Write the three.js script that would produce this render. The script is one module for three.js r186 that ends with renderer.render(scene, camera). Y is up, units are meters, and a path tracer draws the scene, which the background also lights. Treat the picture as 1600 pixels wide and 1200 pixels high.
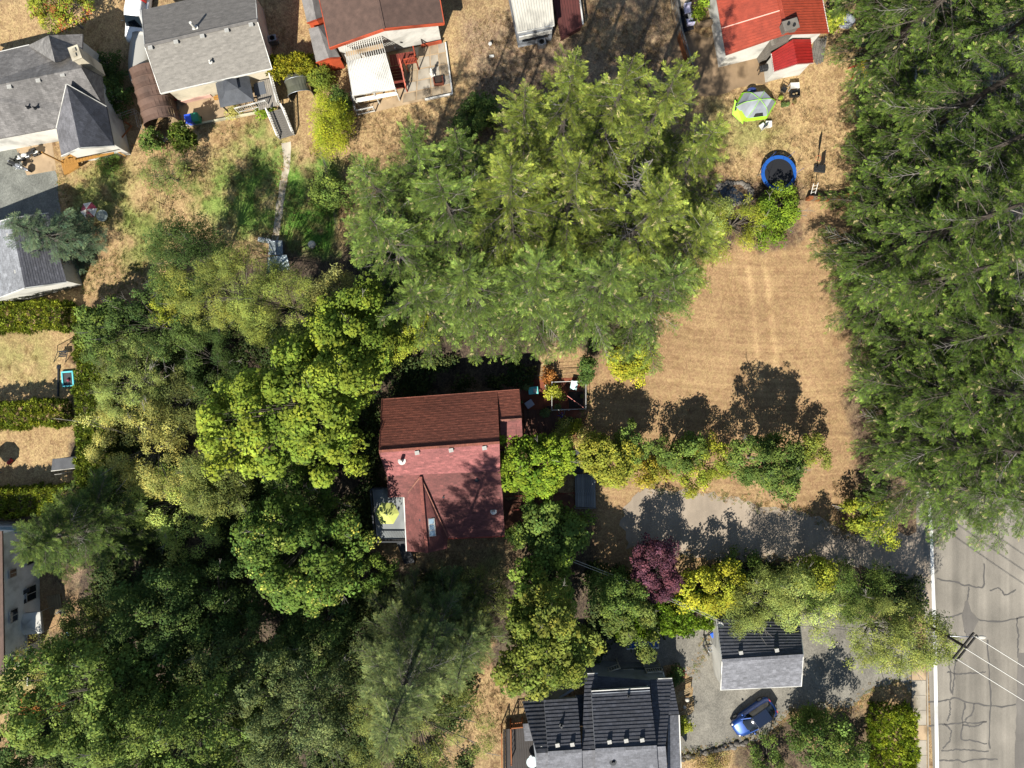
import * as THREE from 'three';
import { mergeGeometries, mergeVertices } from 'three/addons/utils/BufferGeometryUtils.js';
import { RoundedBoxGeometry } from 'three/addons/geometries/RoundedBoxGeometry.js';

// ---------------------------------------------------------------- camera, sky, sun, exposure
const CAM_H = 62, FPX = 1111;
const scene = new THREE.Scene();
const camera = new THREE.PerspectiveCamera(2 * Math.atan(600 / FPX) * 180 / Math.PI, 4 / 3, 0.5, 900);
camera.position.set(0, CAM_H, 0); camera.up.set(0, 0, -1); camera.lookAt(0, 0, 0);
const renderer = new THREE.WebGLRenderer({ antialias: true });
renderer.toneMapping = THREE.LinearToneMapping;
renderer.toneMappingExposure = 2.05;
renderer.shadowMap.enabled = true;
{ // clear late-summer sky: deep blue overhead, pale towards the horizon
  const w = 128, h = 64, d = new Float32Array(w * h * 4);
  for (let j = 0; j < h; j++) for (let i = 0; i < w; i++) {
    const el = Math.max(0, (j + .5) / h * 180 - 90) / 90, k = Math.pow(1 - el, 2.2), o = (j * w + i) * 4;
    d[o] = .135 + .36 * k; d[o + 1] = .22 + .40 * k; d[o + 2] = .40 + .36 * k; d[o + 3] = 1;
  }
  const t = new THREE.DataTexture(d, w, h, THREE.RGBAFormat, THREE.FloatType);
  t.mapping = THREE.EquirectangularReflectionMapping; t.magFilter = t.minFilter = THREE.LinearFilter; t.needsUpdate = true;
  scene.background = t; scene.environment = t; scene.backgroundIntensity = scene.environmentIntensity = 0.52;
}
const sun = new THREE.DirectionalLight(new THREE.Color(1, .95, .86), 5);
sun.position.set(-.36 * 100, 104, .93 * 100); scene.add(sun, sun.target);
sun.castShadow = true; sun.shadow.mapSize.set(4096, 4096); sun.shadow.radius = 1;
Object.assign(sun.shadow.camera, { left: -80, right: 80, top: 80, bottom: -80, near: 1, far: 400 });

// ---------------------------------------------------------------- helpers
function rng(seed) { let a = (seed * 2654435761) >>> 0; return () => { a = (a + 0x6D2B79F5) | 0; let t = Math.imul(a ^ (a >>> 15), 1 | a); t = (t + Math.imul(t ^ (t >>> 7), 61 | t)) ^ t; return ((t ^ (t >>> 14)) >>> 0) / 4294967296; }; }
const V = (x, y, z) => new THREE.Vector3(x, y, z);
// a point of the survey: column and row on the plan sheet, and its height above ground in metres
const P = (px, py, h = 0) => V((px - 800) * (CAM_H - h) / FPX, h, (py - 600) * (CAM_H - h) / FPX);
const used = {};
function numbered(n) { const k = used[n] = (used[n] ?? -1) + 1; return k ? `${n}_${String(k).padStart(3, '0')}` : n; }
const OFF = new Map();
function tag(o, label, category, group) { o.userData.label = label; o.userData.category = category; if (group) o.userData.group = group; return o; }
function thing(name, label, category, pos, turn = 0, group) {            // children in the thing's own axes
  const o = new THREE.Group(); o.name = numbered(name); scene.add(o); o.position.copy(pos); o.rotation.y = turn;
  return tag(o, label, category, group);
}
function thingW(name, label, category, pos, group) { const o = thing(name, label, category, pos, 0, group); OFF.set(o, pos.clone()); return o; } // children given in world axes
function copyOf(src, pos, turn, label) { const c = src.clone(); c.name = numbered(src.name.replace(/_\d{3}$/, '')); scene.add(c); c.position.copy(pos); c.rotation.y = turn; if (label) c.userData.label = label; return c; }
function flat(g) { const r = g.index ? g.toNonIndexed() : g; for (const k of Object.keys(r.attributes)) if (!['position', 'normal', 'uv'].includes(k)) r.deleteAttribute(k); r.morphAttributes = {}; return r; }
function mesh(name, geos, mat, parent) {
  const list = (Array.isArray(geos) ? geos : [geos]).map(flat);
  const g = list.length > 1 ? mergeGeometries(list) : list[0];
  const off = OFF.get(parent); if (off) g.translate(-off.x, -off.y, -off.z);
  const m = new THREE.Mesh(g, mat); m.name = parent ? name : numbered(name);
  (parent || scene).add(m); if (off) OFF.set(m, off);
  return m;
}
function structure(name, geos, mat, label) { const m = mesh(name, geos, mat); m.userData.kind = 'structure'; if (label) m.userData.label = label; return m; }
function stuffPart(m) { m.userData.kind = 'stuff'; return m; }
function metreUV(g) {                                                     // uv in metres, by the face's main direction
  const p = g.attributes.position, n = g.attributes.normal, uv = new Float32Array(p.count * 2);
  for (let i = 0; i < p.count; i++) {
    const ax = Math.abs(n.getX(i)), ay = Math.abs(n.getY(i)), az = Math.abs(n.getZ(i));
    if (ay >= ax && ay >= az) { uv[2 * i] = p.getX(i); uv[2 * i + 1] = p.getZ(i); } else if (ax > az) { uv[2 * i] = p.getZ(i); uv[2 * i + 1] = p.getY(i); } else { uv[2 * i] = p.getX(i); uv[2 * i + 1] = p.getY(i); }
  }
  g.setAttribute('uv', new THREE.BufferAttribute(uv, 2)); return g;
}
function bx(w, h, d, x = 0, y = 0, z = 0, ry = 0, rx = 0, rz = 0) {       // a box standing on y
  const g = metreUV(new THREE.BoxGeometry(w, h, d).toNonIndexed());
  if (rx) g.rotateX(rx); if (rz) g.rotateZ(rz); if (ry) g.rotateY(ry);
  g.translate(x, y + h / 2, z); return g;
}
function rbx(w, h, d, r, x = 0, y = 0, z = 0, ry = 0) { const g = new RoundedBoxGeometry(w, h, d, 2, r); if (ry) g.rotateY(ry); g.translate(x, y + h / 2, z); return g; }
function cyl(r1, r2, h, x = 0, y = 0, z = 0, seg = 12) { const g = new THREE.CylinderGeometry(r1, r2, h, seg); g.translate(x, y + h / 2, z); return g; }
function ball(r, x, y, z, sx = 1, sy = 1, sz = 1, seg = 12) { const g = new THREE.SphereGeometry(r, seg, Math.max(6, seg >> 1)); g.scale(sx, sy, sz); g.translate(x, y, z); return g; }
function torus(R, r, x, y, z, flatDown = true, seg = 24) { const g = new THREE.TorusGeometry(R, r, 6, seg); if (flatDown) g.rotateX(Math.PI / 2); g.translate(x, y, z); return g; }
function along(g, a, b) { const d = b.clone().sub(a), q = new THREE.Quaternion().setFromUnitVectors(V(0, 1, 0), d.clone().normalize()); g.applyQuaternion(q); g.translate((a.x + b.x) / 2, (a.y + b.y) / 2, (a.z + b.z) / 2); return g; }
function bar(a, b, r, r2 = r, seg = 6) { return along(new THREE.CylinderGeometry(r2, r, a.distanceTo(b), seg), a, b); }
function beam(a, b, w, h) {                                               // a squared timber from a to b, h tall
  const L = a.distanceTo(b), g = metreUV(new THREE.BoxGeometry(w, h, L).toNonIndexed()), m = new THREE.Matrix4().lookAt(b, a, V(0, 1, 0.001));
  g.applyMatrix4(m); g.translate((a.x + b.x) / 2, (a.y + b.y) / 2, (a.z + b.z) / 2); return g;
}
function tube(pts, r, seg = 24, rad = 5) { return new THREE.TubeGeometry(new THREE.CatmullRomCurve3(pts), seg, r, rad); }
function tris(list) {                                                     // list of triangles [a,b,c], flat shaded; uv along the first edge in metres
  const pos = [], uv = [], nor = [];
  for (const [a, b, c] of list) {
    const n = b.clone().sub(a).cross(c.clone().sub(a)).normalize();
    for (const p of [a, b, c]) { pos.push(p.x, p.y, p.z); nor.push(n.x, n.y, n.z); uv.push(p.x, p.z); }
  }
  const g = new THREE.BufferGeometry();
  g.setAttribute('position', new THREE.Float32BufferAttribute(pos, 3)); g.setAttribute('normal', new THREE.Float32BufferAttribute(nor, 3)); g.setAttribute('uv', new THREE.Float32BufferAttribute(uv, 2));
  return g;
}
function hexa(t, b) {                                                     // prism between ring t (top) and ring b (bottom); uv laid on each face in metres
  const n = t.length, L = [], c0 = t[0], e1 = t[1].clone().sub(t[0]).normalize();
  const up = e1.clone().cross(t[2].clone().sub(t[0])).normalize(), e2 = up.clone().cross(e1);
  const flip = up.y < 0;
  for (let i = 1; i < n - 1; i++) { L.push(flip ? [t[0], t[i + 1], t[i]] : [t[0], t[i], t[i + 1]]); L.push(flip ? [b[0], b[i], b[i + 1]] : [b[0], b[i + 1], b[i]]); }
  const nTop = L.length;
  for (let i = 0; i < n; i++) { const j = (i + 1) % n; if (flip) { L.push([t[i], t[j], b[i]], [t[j], b[j], b[i]]); } else { L.push([t[i], b[i], t[j]], [t[j], b[i], b[j]]); } }
  const g = tris(L), uv = g.attributes.uv; let k = 0;
  L.forEach((tri, q) => { for (const p of tri) { const d = p.clone().sub(c0); if (q < nTop) uv.setXY(k, d.dot(e1), d.dot(e2)); else uv.setXY(k, d.dot(e1) + d.dot(e2) * .7, p.y); k++; } });
  return g;
}
const P3 = l => l.map(a => P(a[0], a[1], a[2] || 0));
function facet(pts, thick = .14) { const t = pts[0].isVector3 ? pts : P3(pts); return hexa(t, t.map(p => V(p.x, p.y - thick, p.z))); }
const lerp = (a, b, t) => a.clone().lerp(b, t);
// courses of shingles on a roof plane: a,b along the ridge, d,c along the eave (c below b)
function courses(pts, n, lift = .035) {
  const [a, b, c, d] = pts[0].isVector3 ? pts : P3(pts), out = [];
  const nrm = b.clone().sub(a).cross(d.clone().sub(a)).normalize(); if (nrm.y < 0) nrm.negate();
  for (let i = 0; i < n; i++) {
    const t0 = i / n, t1 = (i + 1) / n, j = i % 2 ? .004 : 0;
    const q = [lerp(a, d, t0), lerp(b, c, t0), lerp(b, c, t1).addScaledVector(nrm, lift + j), lerp(a, d, t1).addScaledVector(nrm, lift + j)];
    const base = [lerp(a, d, t0).addScaledVector(nrm, -.03), lerp(b, c, t0).addScaledVector(nrm, -.03), lerp(b, c, t1).addScaledVector(nrm, -.03), lerp(a, d, t1).addScaledVector(nrm, -.03)];
    const g = hexa(q, base), uv = g.attributes.uv, off = (i * .37) % 1; for (let k = 0; k < uv.count; k++) uv.setXY(k, uv.getX(k) + off * 2.3, uv.getY(k) + i * .21);
    out.push(g);
  }
  return out;
}
// raised ribs running from edge a-b down to edge d-c
function ribs(pts, n, w = .05, h = .04) {
  const [a, b, c, d] = pts[0].isVector3 ? pts : P3(pts), out = [];
  const nrm = b.clone().sub(a).cross(d.clone().sub(a)).normalize(); if (nrm.y < 0) nrm.negate();
  for (let i = 0; i <= n; i++) {
    const p = lerp(a, b, i / n), q = lerp(d, c, i / n), side = b.clone().sub(a).normalize().multiplyScalar(w / 2), tip = nrm.clone().multiplyScalar(h);
    const A = [p.clone().sub(side), p.clone().add(side), q.clone().add(side), q.clone().sub(side)];
    out.push(hexa(A.map((v, k) => v.clone().add(tip).addScaledVector(side, (k == 0 || k == 3) ? .4 : -.4)), A.map(v => v.clone().addScaledVector(nrm, -.02))));
  }
  return out;
}
// walls under a roof: ring of points of the roof's edge; each wall reaches the ground
function walls(ring, inset = .3, base = 0, t = .16, drop = .12) {
  const p = ring[0].isVector3 ? ring : P3(ring), c = V(0, 0, 0); p.forEach(v => c.add(v)); c.multiplyScalar(1 / p.length);
  const inn = (v, k) => { const d = V(c.x - v.x, 0, c.z - v.z), l = d.length(); return V(v.x + d.x / l * k * 1.3, v.y, v.z + d.z / l * k * 1.3); };
  const out = [];
  for (let i = 0; i < p.length; i++) {
    const a = inn(p[i], inset), b = inn(p[(i + 1) % p.length], inset), a2 = inn(p[i], inset + t), b2 = inn(p[(i + 1) % p.length], inset + t);
    for (const v of [a, b, a2, b2]) v.y -= drop;
    out.push(hexa([a, b, b2, a2], [a, b, b2, a2].map(v => V(v.x, base, v.z))));
  }
  return out;
}
// a sheet on the ground from plan points, its edge made uneven
function smooth(g) { const q = new THREE.BufferGeometry(); q.setAttribute('position', g.attributes.position); const m = mergeVertices(q, 1e-3); m.computeVertexNormals(); const r = m.toNonIndexed(); r.setAttribute('uv', new THREE.Float32BufferAttribute(new Float32Array(r.attributes.position.count * 2), 2)); return r; }
function outline(list, jag = 0, seed = 1, step = .5) {
  const r = rng(seed), p = list.map(a => P(a[0], a[1], 0)), out = [];
  for (let i = 0; i < p.length; i++) {
    const a = p[i], b = p[(i + 1) % p.length], n = jag ? Math.max(1, Math.round(a.distanceTo(b) / step)) : 1;
    for (let k = 0; k < n; k++) { const v = lerp(a, b, k / n); if (jag) { v.x += (r() - .5) * jag; v.z += (r() - .5) * jag; } out.push(v); }
  }
  return out;
}
function sheet(list, y, jag = 0, seed = 1, thick = .12, step = .5) {
  const p = outline(list, jag, seed, step), sh = new THREE.Shape(p.map(v => new THREE.Vector2(v.x, -v.z)));
  const g = new THREE.ExtrudeGeometry(sh, { depth: thick, bevelEnabled: false, steps: 1 });
  g.rotateX(-Math.PI / 2); g.translate(0, y - thick, 0); return metreUV(flat(g));
}
// ---------------------------------------------------------------- noise and textures
const perm = new Uint8Array(512); { const r = rng(77), a = [...Array(256).keys()]; for (let i = 255; i > 0; i--) { const j = Math.floor(r() * (i + 1)); [a[i], a[j]] = [a[j], a[i]]; } for (let i = 0; i < 512; i++) perm[i] = a[i & 255]; }
function vnoise(x, y, wx = 256, wy = 256) {                               // value noise 0..1, repeating every wx, wy cells
  const xi = Math.floor(x), yi = Math.floor(y), fx = x - xi, fy = y - yi, u = fx * fx * (3 - 2 * fx), v = fy * fy * (3 - 2 * fy);
  const m = (a, n) => ((a % n) + n) % n & 255, X0 = m(xi, wx), X1 = m(xi + 1, wx), Y0 = m(yi, wy), Y1 = m(yi + 1, wy);
  const A = perm[perm[X0] + Y0], B = perm[perm[X1] + Y0], C = perm[perm[X0] + Y1], D = perm[perm[X1] + Y1];
  return (A + (B - A) * u + (C + (D - C) * u - A - (B - A) * u) * v) / 255;
}
function fbm(x, y, o = 4, w = 256) { let s = 0, a = .5, n = 0; for (let i = 0; i < o; i++) { s += a * vnoise(x + i * 17, y + i * 31, w, w); n += a; a *= .5; x *= 2; y *= 2; w = Math.min(256, w * 2); } return s / n; }
function makeTex(w, h, f, metres, srgb = true) {
  const d = new Uint8Array(w * h * 4);
  for (let j = 0; j < h; j++) for (let i = 0; i < w; i++) { const c = f(i / w, j / h), o = (j * w + i) * 4; if (typeof c === 'number') d[o] = d[o + 1] = d[o + 2] = Math.max(0, Math.min(255, c)); else { d[o] = Math.max(0, Math.min(255, c[0])); d[o + 1] = Math.max(0, Math.min(255, c[1])); d[o + 2] = Math.max(0, Math.min(255, c[2])); } d[o + 3] = 255; }
  const t = new THREE.DataTexture(d, w, h, THREE.RGBAFormat); t.wrapS = t.wrapT = THREE.RepeatWrapping; t.magFilter = THREE.LinearFilter; t.minFilter = THREE.LinearMipmapLinearFilter; t.generateMipmaps = true;
  if (srgb) t.colorSpace = THREE.SRGBColorSpace; t.repeat.set(1 / metres, 1 / metres); t.needsUpdate = true; return t;
}
const hash2 = (i, j) => perm[perm[i & 255] + (j & 255)] / 255;
// weathered shingle: 3 m tile of 15 cm courses with tabs of differing tone
const shingleMap = makeTex(1024, 1024, (u, v) => { const r = Math.floor(v * 44), fv = v * 44 - r, c = Math.floor(u * 24 + hash2(r, 3)), fu = (u * 24 + hash2(r, 3)) % 1; const t = hash2(c % 24, r), g = fbm(u * 96, v * 96, 2, 96), st = fbm(u * 22, v * 3, 3, 22), w = fbm(u * 4, v * 4, 4, 4); return (176 + t * 40 + g * 40 - (fv < .1 ? 36 : 0) - (fu < .05 ? 22 : 0)) * (.72 + .30 * w + .18 * st); }, 6.6);
const graniteMap = makeTex(512, 512, (u, v) => { const s = hash2(Math.floor(u * 512), Math.floor(v * 512)); return 150 + 60 * fbm(u * 12, v * 12, 5, 12) + (s - .5) * 56; }, 4);
const gravelMap = makeTex(1024, 1024, (u, v) => { const n = fbm(u * 9, v * 9, 4, 9), f = vnoise(u * 128, v * 128, 128, 128), s = hash2(Math.floor(u * 1024) * 3 + 1, Math.floor(v * 1024)); const b = 138 + 70 * n + 40 * (f - .5) + (s - .5) * 60; return [b * 1.0, b * .985, b * .95]; }, 9);
const asphaltMap = makeTex(1024, 1024, (u, v) => { const n = fbm(u * 7, v * 7, 5, 7), f = hash2(Math.floor(u * 1024), Math.floor(v * 1024) * 5 + 2), st = fbm(u * 40, v * 3, 3, 40); return 160 + 54 * n + (f - .5) * 34 + 20 * (st - .5); }, 11);
const roadMap = makeTex(1024, 1024, (u, v) => { const n = fbm(u * 7, v * 14, 5, 7), f = hash2(Math.floor(u * 1024), Math.floor(v * 1024) * 5 + 2), st = fbm(u * 48, v * 4, 3, 48), big = fbm(u * 3 + 5, v * 3, 3, 3), lane = .5 + .5 * Math.cos((u * 12 - 1.9) * 3.7), oil = Math.exp(-(((u * 12 - 2.75) / .35) ** 2)) * fbm(u * 20, v * 6, 3, 20); return 150 + 44 * n + (f - .5) * 38 + 26 * (st - .5) + 12 * lane + 40 * (big - .5) - 26 * oil; }, 12); roadMap.repeat.set(1 / 12, 1 / 24);
const concreteMap = makeTex(512, 512, (u, v) => { const n = fbm(u * 6, v * 6, 5, 6), f = hash2(Math.floor(u * 512), Math.floor(v * 512)); const s = Math.max(0, fbm(u * 4 + 9, v * 4, 4, 4) - .52) * 260; return [168 + 62 * n + (f - .5) * 16 - s, 166 + 62 * n + (f - .5) * 16 - s * 1.05, 162 + 60 * n + (f - .5) * 16 - s * 1.15]; }, 5);
const woodMap = makeTex(256, 512, (u, v) => { const n = fbm(u * 40, v * 4, 4, 40), k = fbm(u * 6, v * 6, 3, 6); return 150 + 84 * n + 24 * (k - .5); }, 1.6);
const stainMap = makeTex(512, 512, (u, v) => { const n = fbm(u * 5, v * 5, 5, 5), f = fbm(u * 40, v * 40, 2, 40); return 205 + 42 * n + 12 * (f - .5) - Math.max(0, .42 - n) * 130; }, 6);
const brownDirt = makeTex(512, 512, (u, v) => { const n = fbm(u * 10, v * 10, 5, 10), f = hash2(Math.floor(u * 512), Math.floor(v * 512)); const b = 120 + 110 * n + (f - .5) * 60; return [b, b * .97, b * .93]; }, 5);
const rgb = (r, g, b) => new THREE.Color().setRGB(r, g, b);
const hex = s => new THREE.Color(s);
function std(color, map, o = {}) { const m = new THREE.MeshStandardMaterial({ color: color.isColor ? color : hex(color), roughness: .85, ...o }); if (map) m.map = map; return m; }
const bumped = (m, t, s) => { m.bumpMap = t; m.bumpScale = s; return m; };
const M = {
  white: std('#d6d4cc', stainMap, { roughness: .6 }), offwhite: std('#cfc8b6', stainMap), grime: std('#c2beb2', stainMap),
  glass: new THREE.MeshStandardMaterial({ color: hex('#1b232b'), roughness: .08, metalness: .3 }),
  concrete: std('#c6b8a2', concreteMap), concreteWarm: std('#c4ab8b', concreteMap), slabGrey: std('#b5ada0', concreteMap), shingleGrey: std('#96918c', shingleMap), shingleDark: std('#4d4f57', shingleMap), shingleLight: std('#74757b', shingleMap),
  brownRoof: std('#735a4e', graniteMap), annex: std('#a19c98', graniteMap), orange: std('#b9502f', stainMap, { roughness: .6 }), orangeDark: std('#8b3a28', stainMap), redwood: std('#8a382a', woodMap),
  redRoof: std('#c2553b', graniteMap, { roughness: .5 }), redBright: std('#b82e28', graniteMap, { roughness: .45 }), metal: new THREE.MeshStandardMaterial({ color: hex('#8d9196'), metalness: .7, roughness: .4 }), darkMetal: new THREE.MeshStandardMaterial({ color: hex('#26282b'), metalness: .4, roughness: .5 }),
  black: std('#151617', null, { roughness: .6 }), rubber: std('#1c1c1c', null, { roughness: .9 }), wood: std('#8a7358', woodMap), greyWood: std('#817c74', woodMap), paleWood: std('#a8926c', woodMap), cedar: std('#a8622f', woodMap), golden: std('#c08a3a', woodMap), bark: std(rgb(.085, .065, .05), woodMap), greyBark: std(rgb(.3, .27, .24), woodMap),
  gravel: bumped(std('#9b9890', gravelMap), gravelMap, .02), asphalt: std('#a9a193', roadMap), driveway: std('#bcab96', asphaltMap), paint: std('#d9d8d2', stainMap, { roughness: .6 }), tar: std('#474440', null, { roughness: .7 }),
  mainRed: std('#7d4843', shingleMap), mainBrown: std('#955643', shingleMap), terracotta: std('#9c5336', brownDirt), dirt: std('#6f4a36', brownDirt), deckGrey: std('#9aa0a4', concreteMap), blue: std('#184c94', null, { roughness: .45 }), navy: std('#1f3268', null, { roughness: .5 }), teal: std('#3f8f92', null, { roughness: .5 }), greenPlastic: std('#1f7a5c', null, { roughness: .5 }), lime: std('#8fd12a', null, { roughness: .6 }), tentGrey: std('#8d949c', stainMap, { roughness: .5 }), yellowCloth: std('#a0a556', null, { roughness: .8 }), maroon: std('#6d2132', null, { roughness: .7 }), red: std('#a82020', null, { roughness: .5 }), yellow: std('#d7a91c', null, { roughness: .5 }), brownTarp: std('#6a5245', stainMap, { roughness: .7 }), olive: std('#565748', stainMap, { roughness: .6 }), terracottaPot: std('#8b4a30', brownDirt), soil: std('#3a2a1e', brownDirt), stone: std('#8e877d', graniteMap), cream: std('#c9bfa8', stainMap), greyWall: std('#8a8f96', stainMap),
};
// ---------------------------------------------------------------- foliage sprays (each a small branch end with its own leaves)
function spray(list) {                                                    // list of leaves: [base, tip, half width, fold]
  const T = [];
  for (const [b, t, w, fold, up] of list) {
    const d = t.clone().sub(b), s = d.clone().cross(up || V(0, 1, 0)).normalize().multiplyScalar(w), m = lerp(b, t, .45), n = s.clone().cross(d).normalize().multiplyScalar(fold);
    const l = m.clone().sub(s).sub(n), r = m.clone().add(s).sub(n);
    if (fold) { T.push([b, r, m], [b, m, l], [r, t, m], [m, t, l]); } else T.push([b, r, l], [r, t, l]);
  }
  const g = tris(T), n = g.attributes.normal;                             // all leaves face up or out, never into the twig
  for (let i = 0; i < n.count; i++) if (n.getY(i) < 0) n.setXYZ(i, -n.getX(i), -n.getY(i), -n.getZ(i));
  return g;
}
function firSpray(seed) {                                                 // frond along +x, length 1: separate tufted twigs with gaps between
  const r = rng(seed), L = [], ax = x => V(x, -.10 * x * x + .03 * Math.sin(x * 6), 0);
  L.push([ax(0), ax(.55), .02, 0], [ax(.5), ax(1.04), .05, .012]);
  for (let i = 0; i < 6; i++) for (const s of [-1, 1]) {
    const x = .04 + i * .155 + r() * .06, len = (.46 - .34 * Math.abs(x - .30)) * (.6 + .6 * r()), a = s * (.6 + .45 * r()), b = ax(x), dy = .34 * (r() - .45);
    const at = u => V(b.x + Math.cos(a) * len * u, b.y + dy * len * u - .05 * u * u, b.z + Math.sin(a) * len * u);
    L.push([at(.25), at(1), .040 + .014 * r(), 0]);
    for (const t of [-1, 1]) { const q = at(.42 + .2 * r()), a2 = a + t * (.55 + .3 * r()), l2 = len * (.34 + .2 * r()); L.push([q, V(q.x + Math.cos(a2) * l2, q.y + .12 * r() - .03, q.z + Math.sin(a2) * l2), .030, 0]); }
  }
  return spray(L);
}
function leafSpray(seed, n, size, dome, spread = .5, narrow = .42) {      // a clump of leaves about 1 m across, facing up (+y)
  const r = rng(seed), L = [];
  for (let i = 0; i < n; i++) {
    const a = i * 2.4 + r(), q = Math.sqrt((i + .5) / n) * spread * (.8 + .4 * r()), b = V(Math.cos(a) * q, dome * (1 - q * q * 3) + (r() - .5) * .16, Math.sin(a) * q);
    const out = a + (r() - .5) * 1.9, len = size * (.7 + .6 * r()), tilt = -.25 - .6 * r() + .5 * (r() < .2 ? 1 : 0);
    const t = V(b.x + Math.cos(out) * len * Math.cos(tilt), b.y + Math.sin(tilt) * len, b.z + Math.sin(out) * len * Math.cos(tilt));
    const up = V((r() - .5) * 1.1, 1, (r() - .5) * 1.1).normalize();
    L.push([b, t, len * narrow, len * .07, up]);
  }
  return spray(L);
}
function cedarSpray(seed) {                                               // upright feathery fans, tip up (+y)
  const r = rng(seed), L = [];
  for (let i = 0; i < 9; i++) {
    const a = r() * 6.28, lean = .25 + .75 * r(), len = .45 + .35 * r(), b = V((r() - .5) * .3, r() * .15, (r() - .5) * .3), t = V(b.x + Math.cos(a) * lean * len, b.y + len * (1.05 - lean * .8), b.z + Math.sin(a) * lean * len), up = V(-Math.sin(a), .3, Math.cos(a));
    L.push([b, t, .085, .015, up]);
    for (const s of [-1, 1]) { const m = lerp(b, t, .4), a2 = a + s * .8; L.push([m, V(m.x + Math.cos(a2) * len * .38, m.y + len * .26, m.z + Math.sin(a2) * len * .38), .055, .01, up]); }
  }
  return spray(L);
}
const GEO = {
  fir: [firSpray(11), firSpray(12), firSpray(13)],
  maple: [leafSpray(21, 15, .27, .2), leafSpray(22, 15, .29, .26), leafSpray(23, 13, .30, .16)],
  leaf: [leafSpray(31, 22, .20, .16), leafSpray(32, 22, .22, .2), leafSpray(33, 20, .21, .1)],
  fine: [leafSpray(41, 30, .17, .18, .55, .2), leafSpray(42, 30, .19, .12, .6, .18), leafSpray(43, 28, .16, .22, .55, .22)],
  cedar: [cedarSpray(51), cedarSpray(52), cedarSpray(53)], 
};
const leafMat = (o = {}) => new THREE.MeshPhysicalMaterial({ color: 0xffffff, roughness: .95, specularIntensity: .4, side: THREE.DoubleSide, transmission: .25, thickness: 0, ior: 1.3, ...o });
const LEAF = leafMat(), NEEDLE = new THREE.MeshPhysicalMaterial({ color: 0xffffff, roughness: .9, specularIntensity: .15, side: THREE.DoubleSide });
const unitBranch = flat(new THREE.CylinderGeometry(.35, 1, 1, 5).translate(0, .5, 0));
let COPIES = 0;
const _m = new THREE.Matrix4(), _q = new THREE.Quaternion(), _q2 = new THREE.Quaternion();
function scatter(name, geo, mat, list, parent) {                          // list of {p, q, s, c}
  const im = new THREE.InstancedMesh(geo, mat, list.length); im.name = name; COPIES += list.length;
  list.forEach((e, i) => { im.setMatrixAt(i, _m.compose(e.p, e.q, typeof e.s === 'number' ? V(e.s, e.s, e.s) : e.s)); if (e.c) im.setColorAt(i, e.c); });
  im.instanceMatrix.needsUpdate = true; (parent || scene).add(im); return im;
}
function scatterKinds(name, geos, mat, list, parent) { const per = geos.map(() => []); list.forEach((e, i) => per[(i * 7 + (i >> 3)) % geos.length].push(e)); per.forEach((l, k) => l.length && scatter(name, geos[k], mat, l, parent)); }
const aim = (dir, roll = 0) => { const q = new THREE.Quaternion().setFromUnitVectors(V(0, 1, 0), dir.clone().normalize()); return q.multiply(_q2.setFromAxisAngle(V(0, 1, 0), roll)).clone(); };
function frame(x, y) { const X = x.clone().normalize(), Z = X.clone().cross(y).normalize(), Y = Z.clone().cross(X); return new THREE.Quaternion().setFromRotationMatrix(new THREE.Matrix4().makeBasis(X, Y, Z)); }
function tint(base, r, dv = .25, dh = .12) { const k = 1 - dv + 2 * dv * r(), h = (r() - .5) * 2 * dh; return new THREE.Color().setRGB(base[0] * k * (1 + h), base[1] * k, base[2] * k * (1 - h)); }
const mixc = (a, b, t) => a.map((v, i) => v + (b[i] - v) * t);

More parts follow.
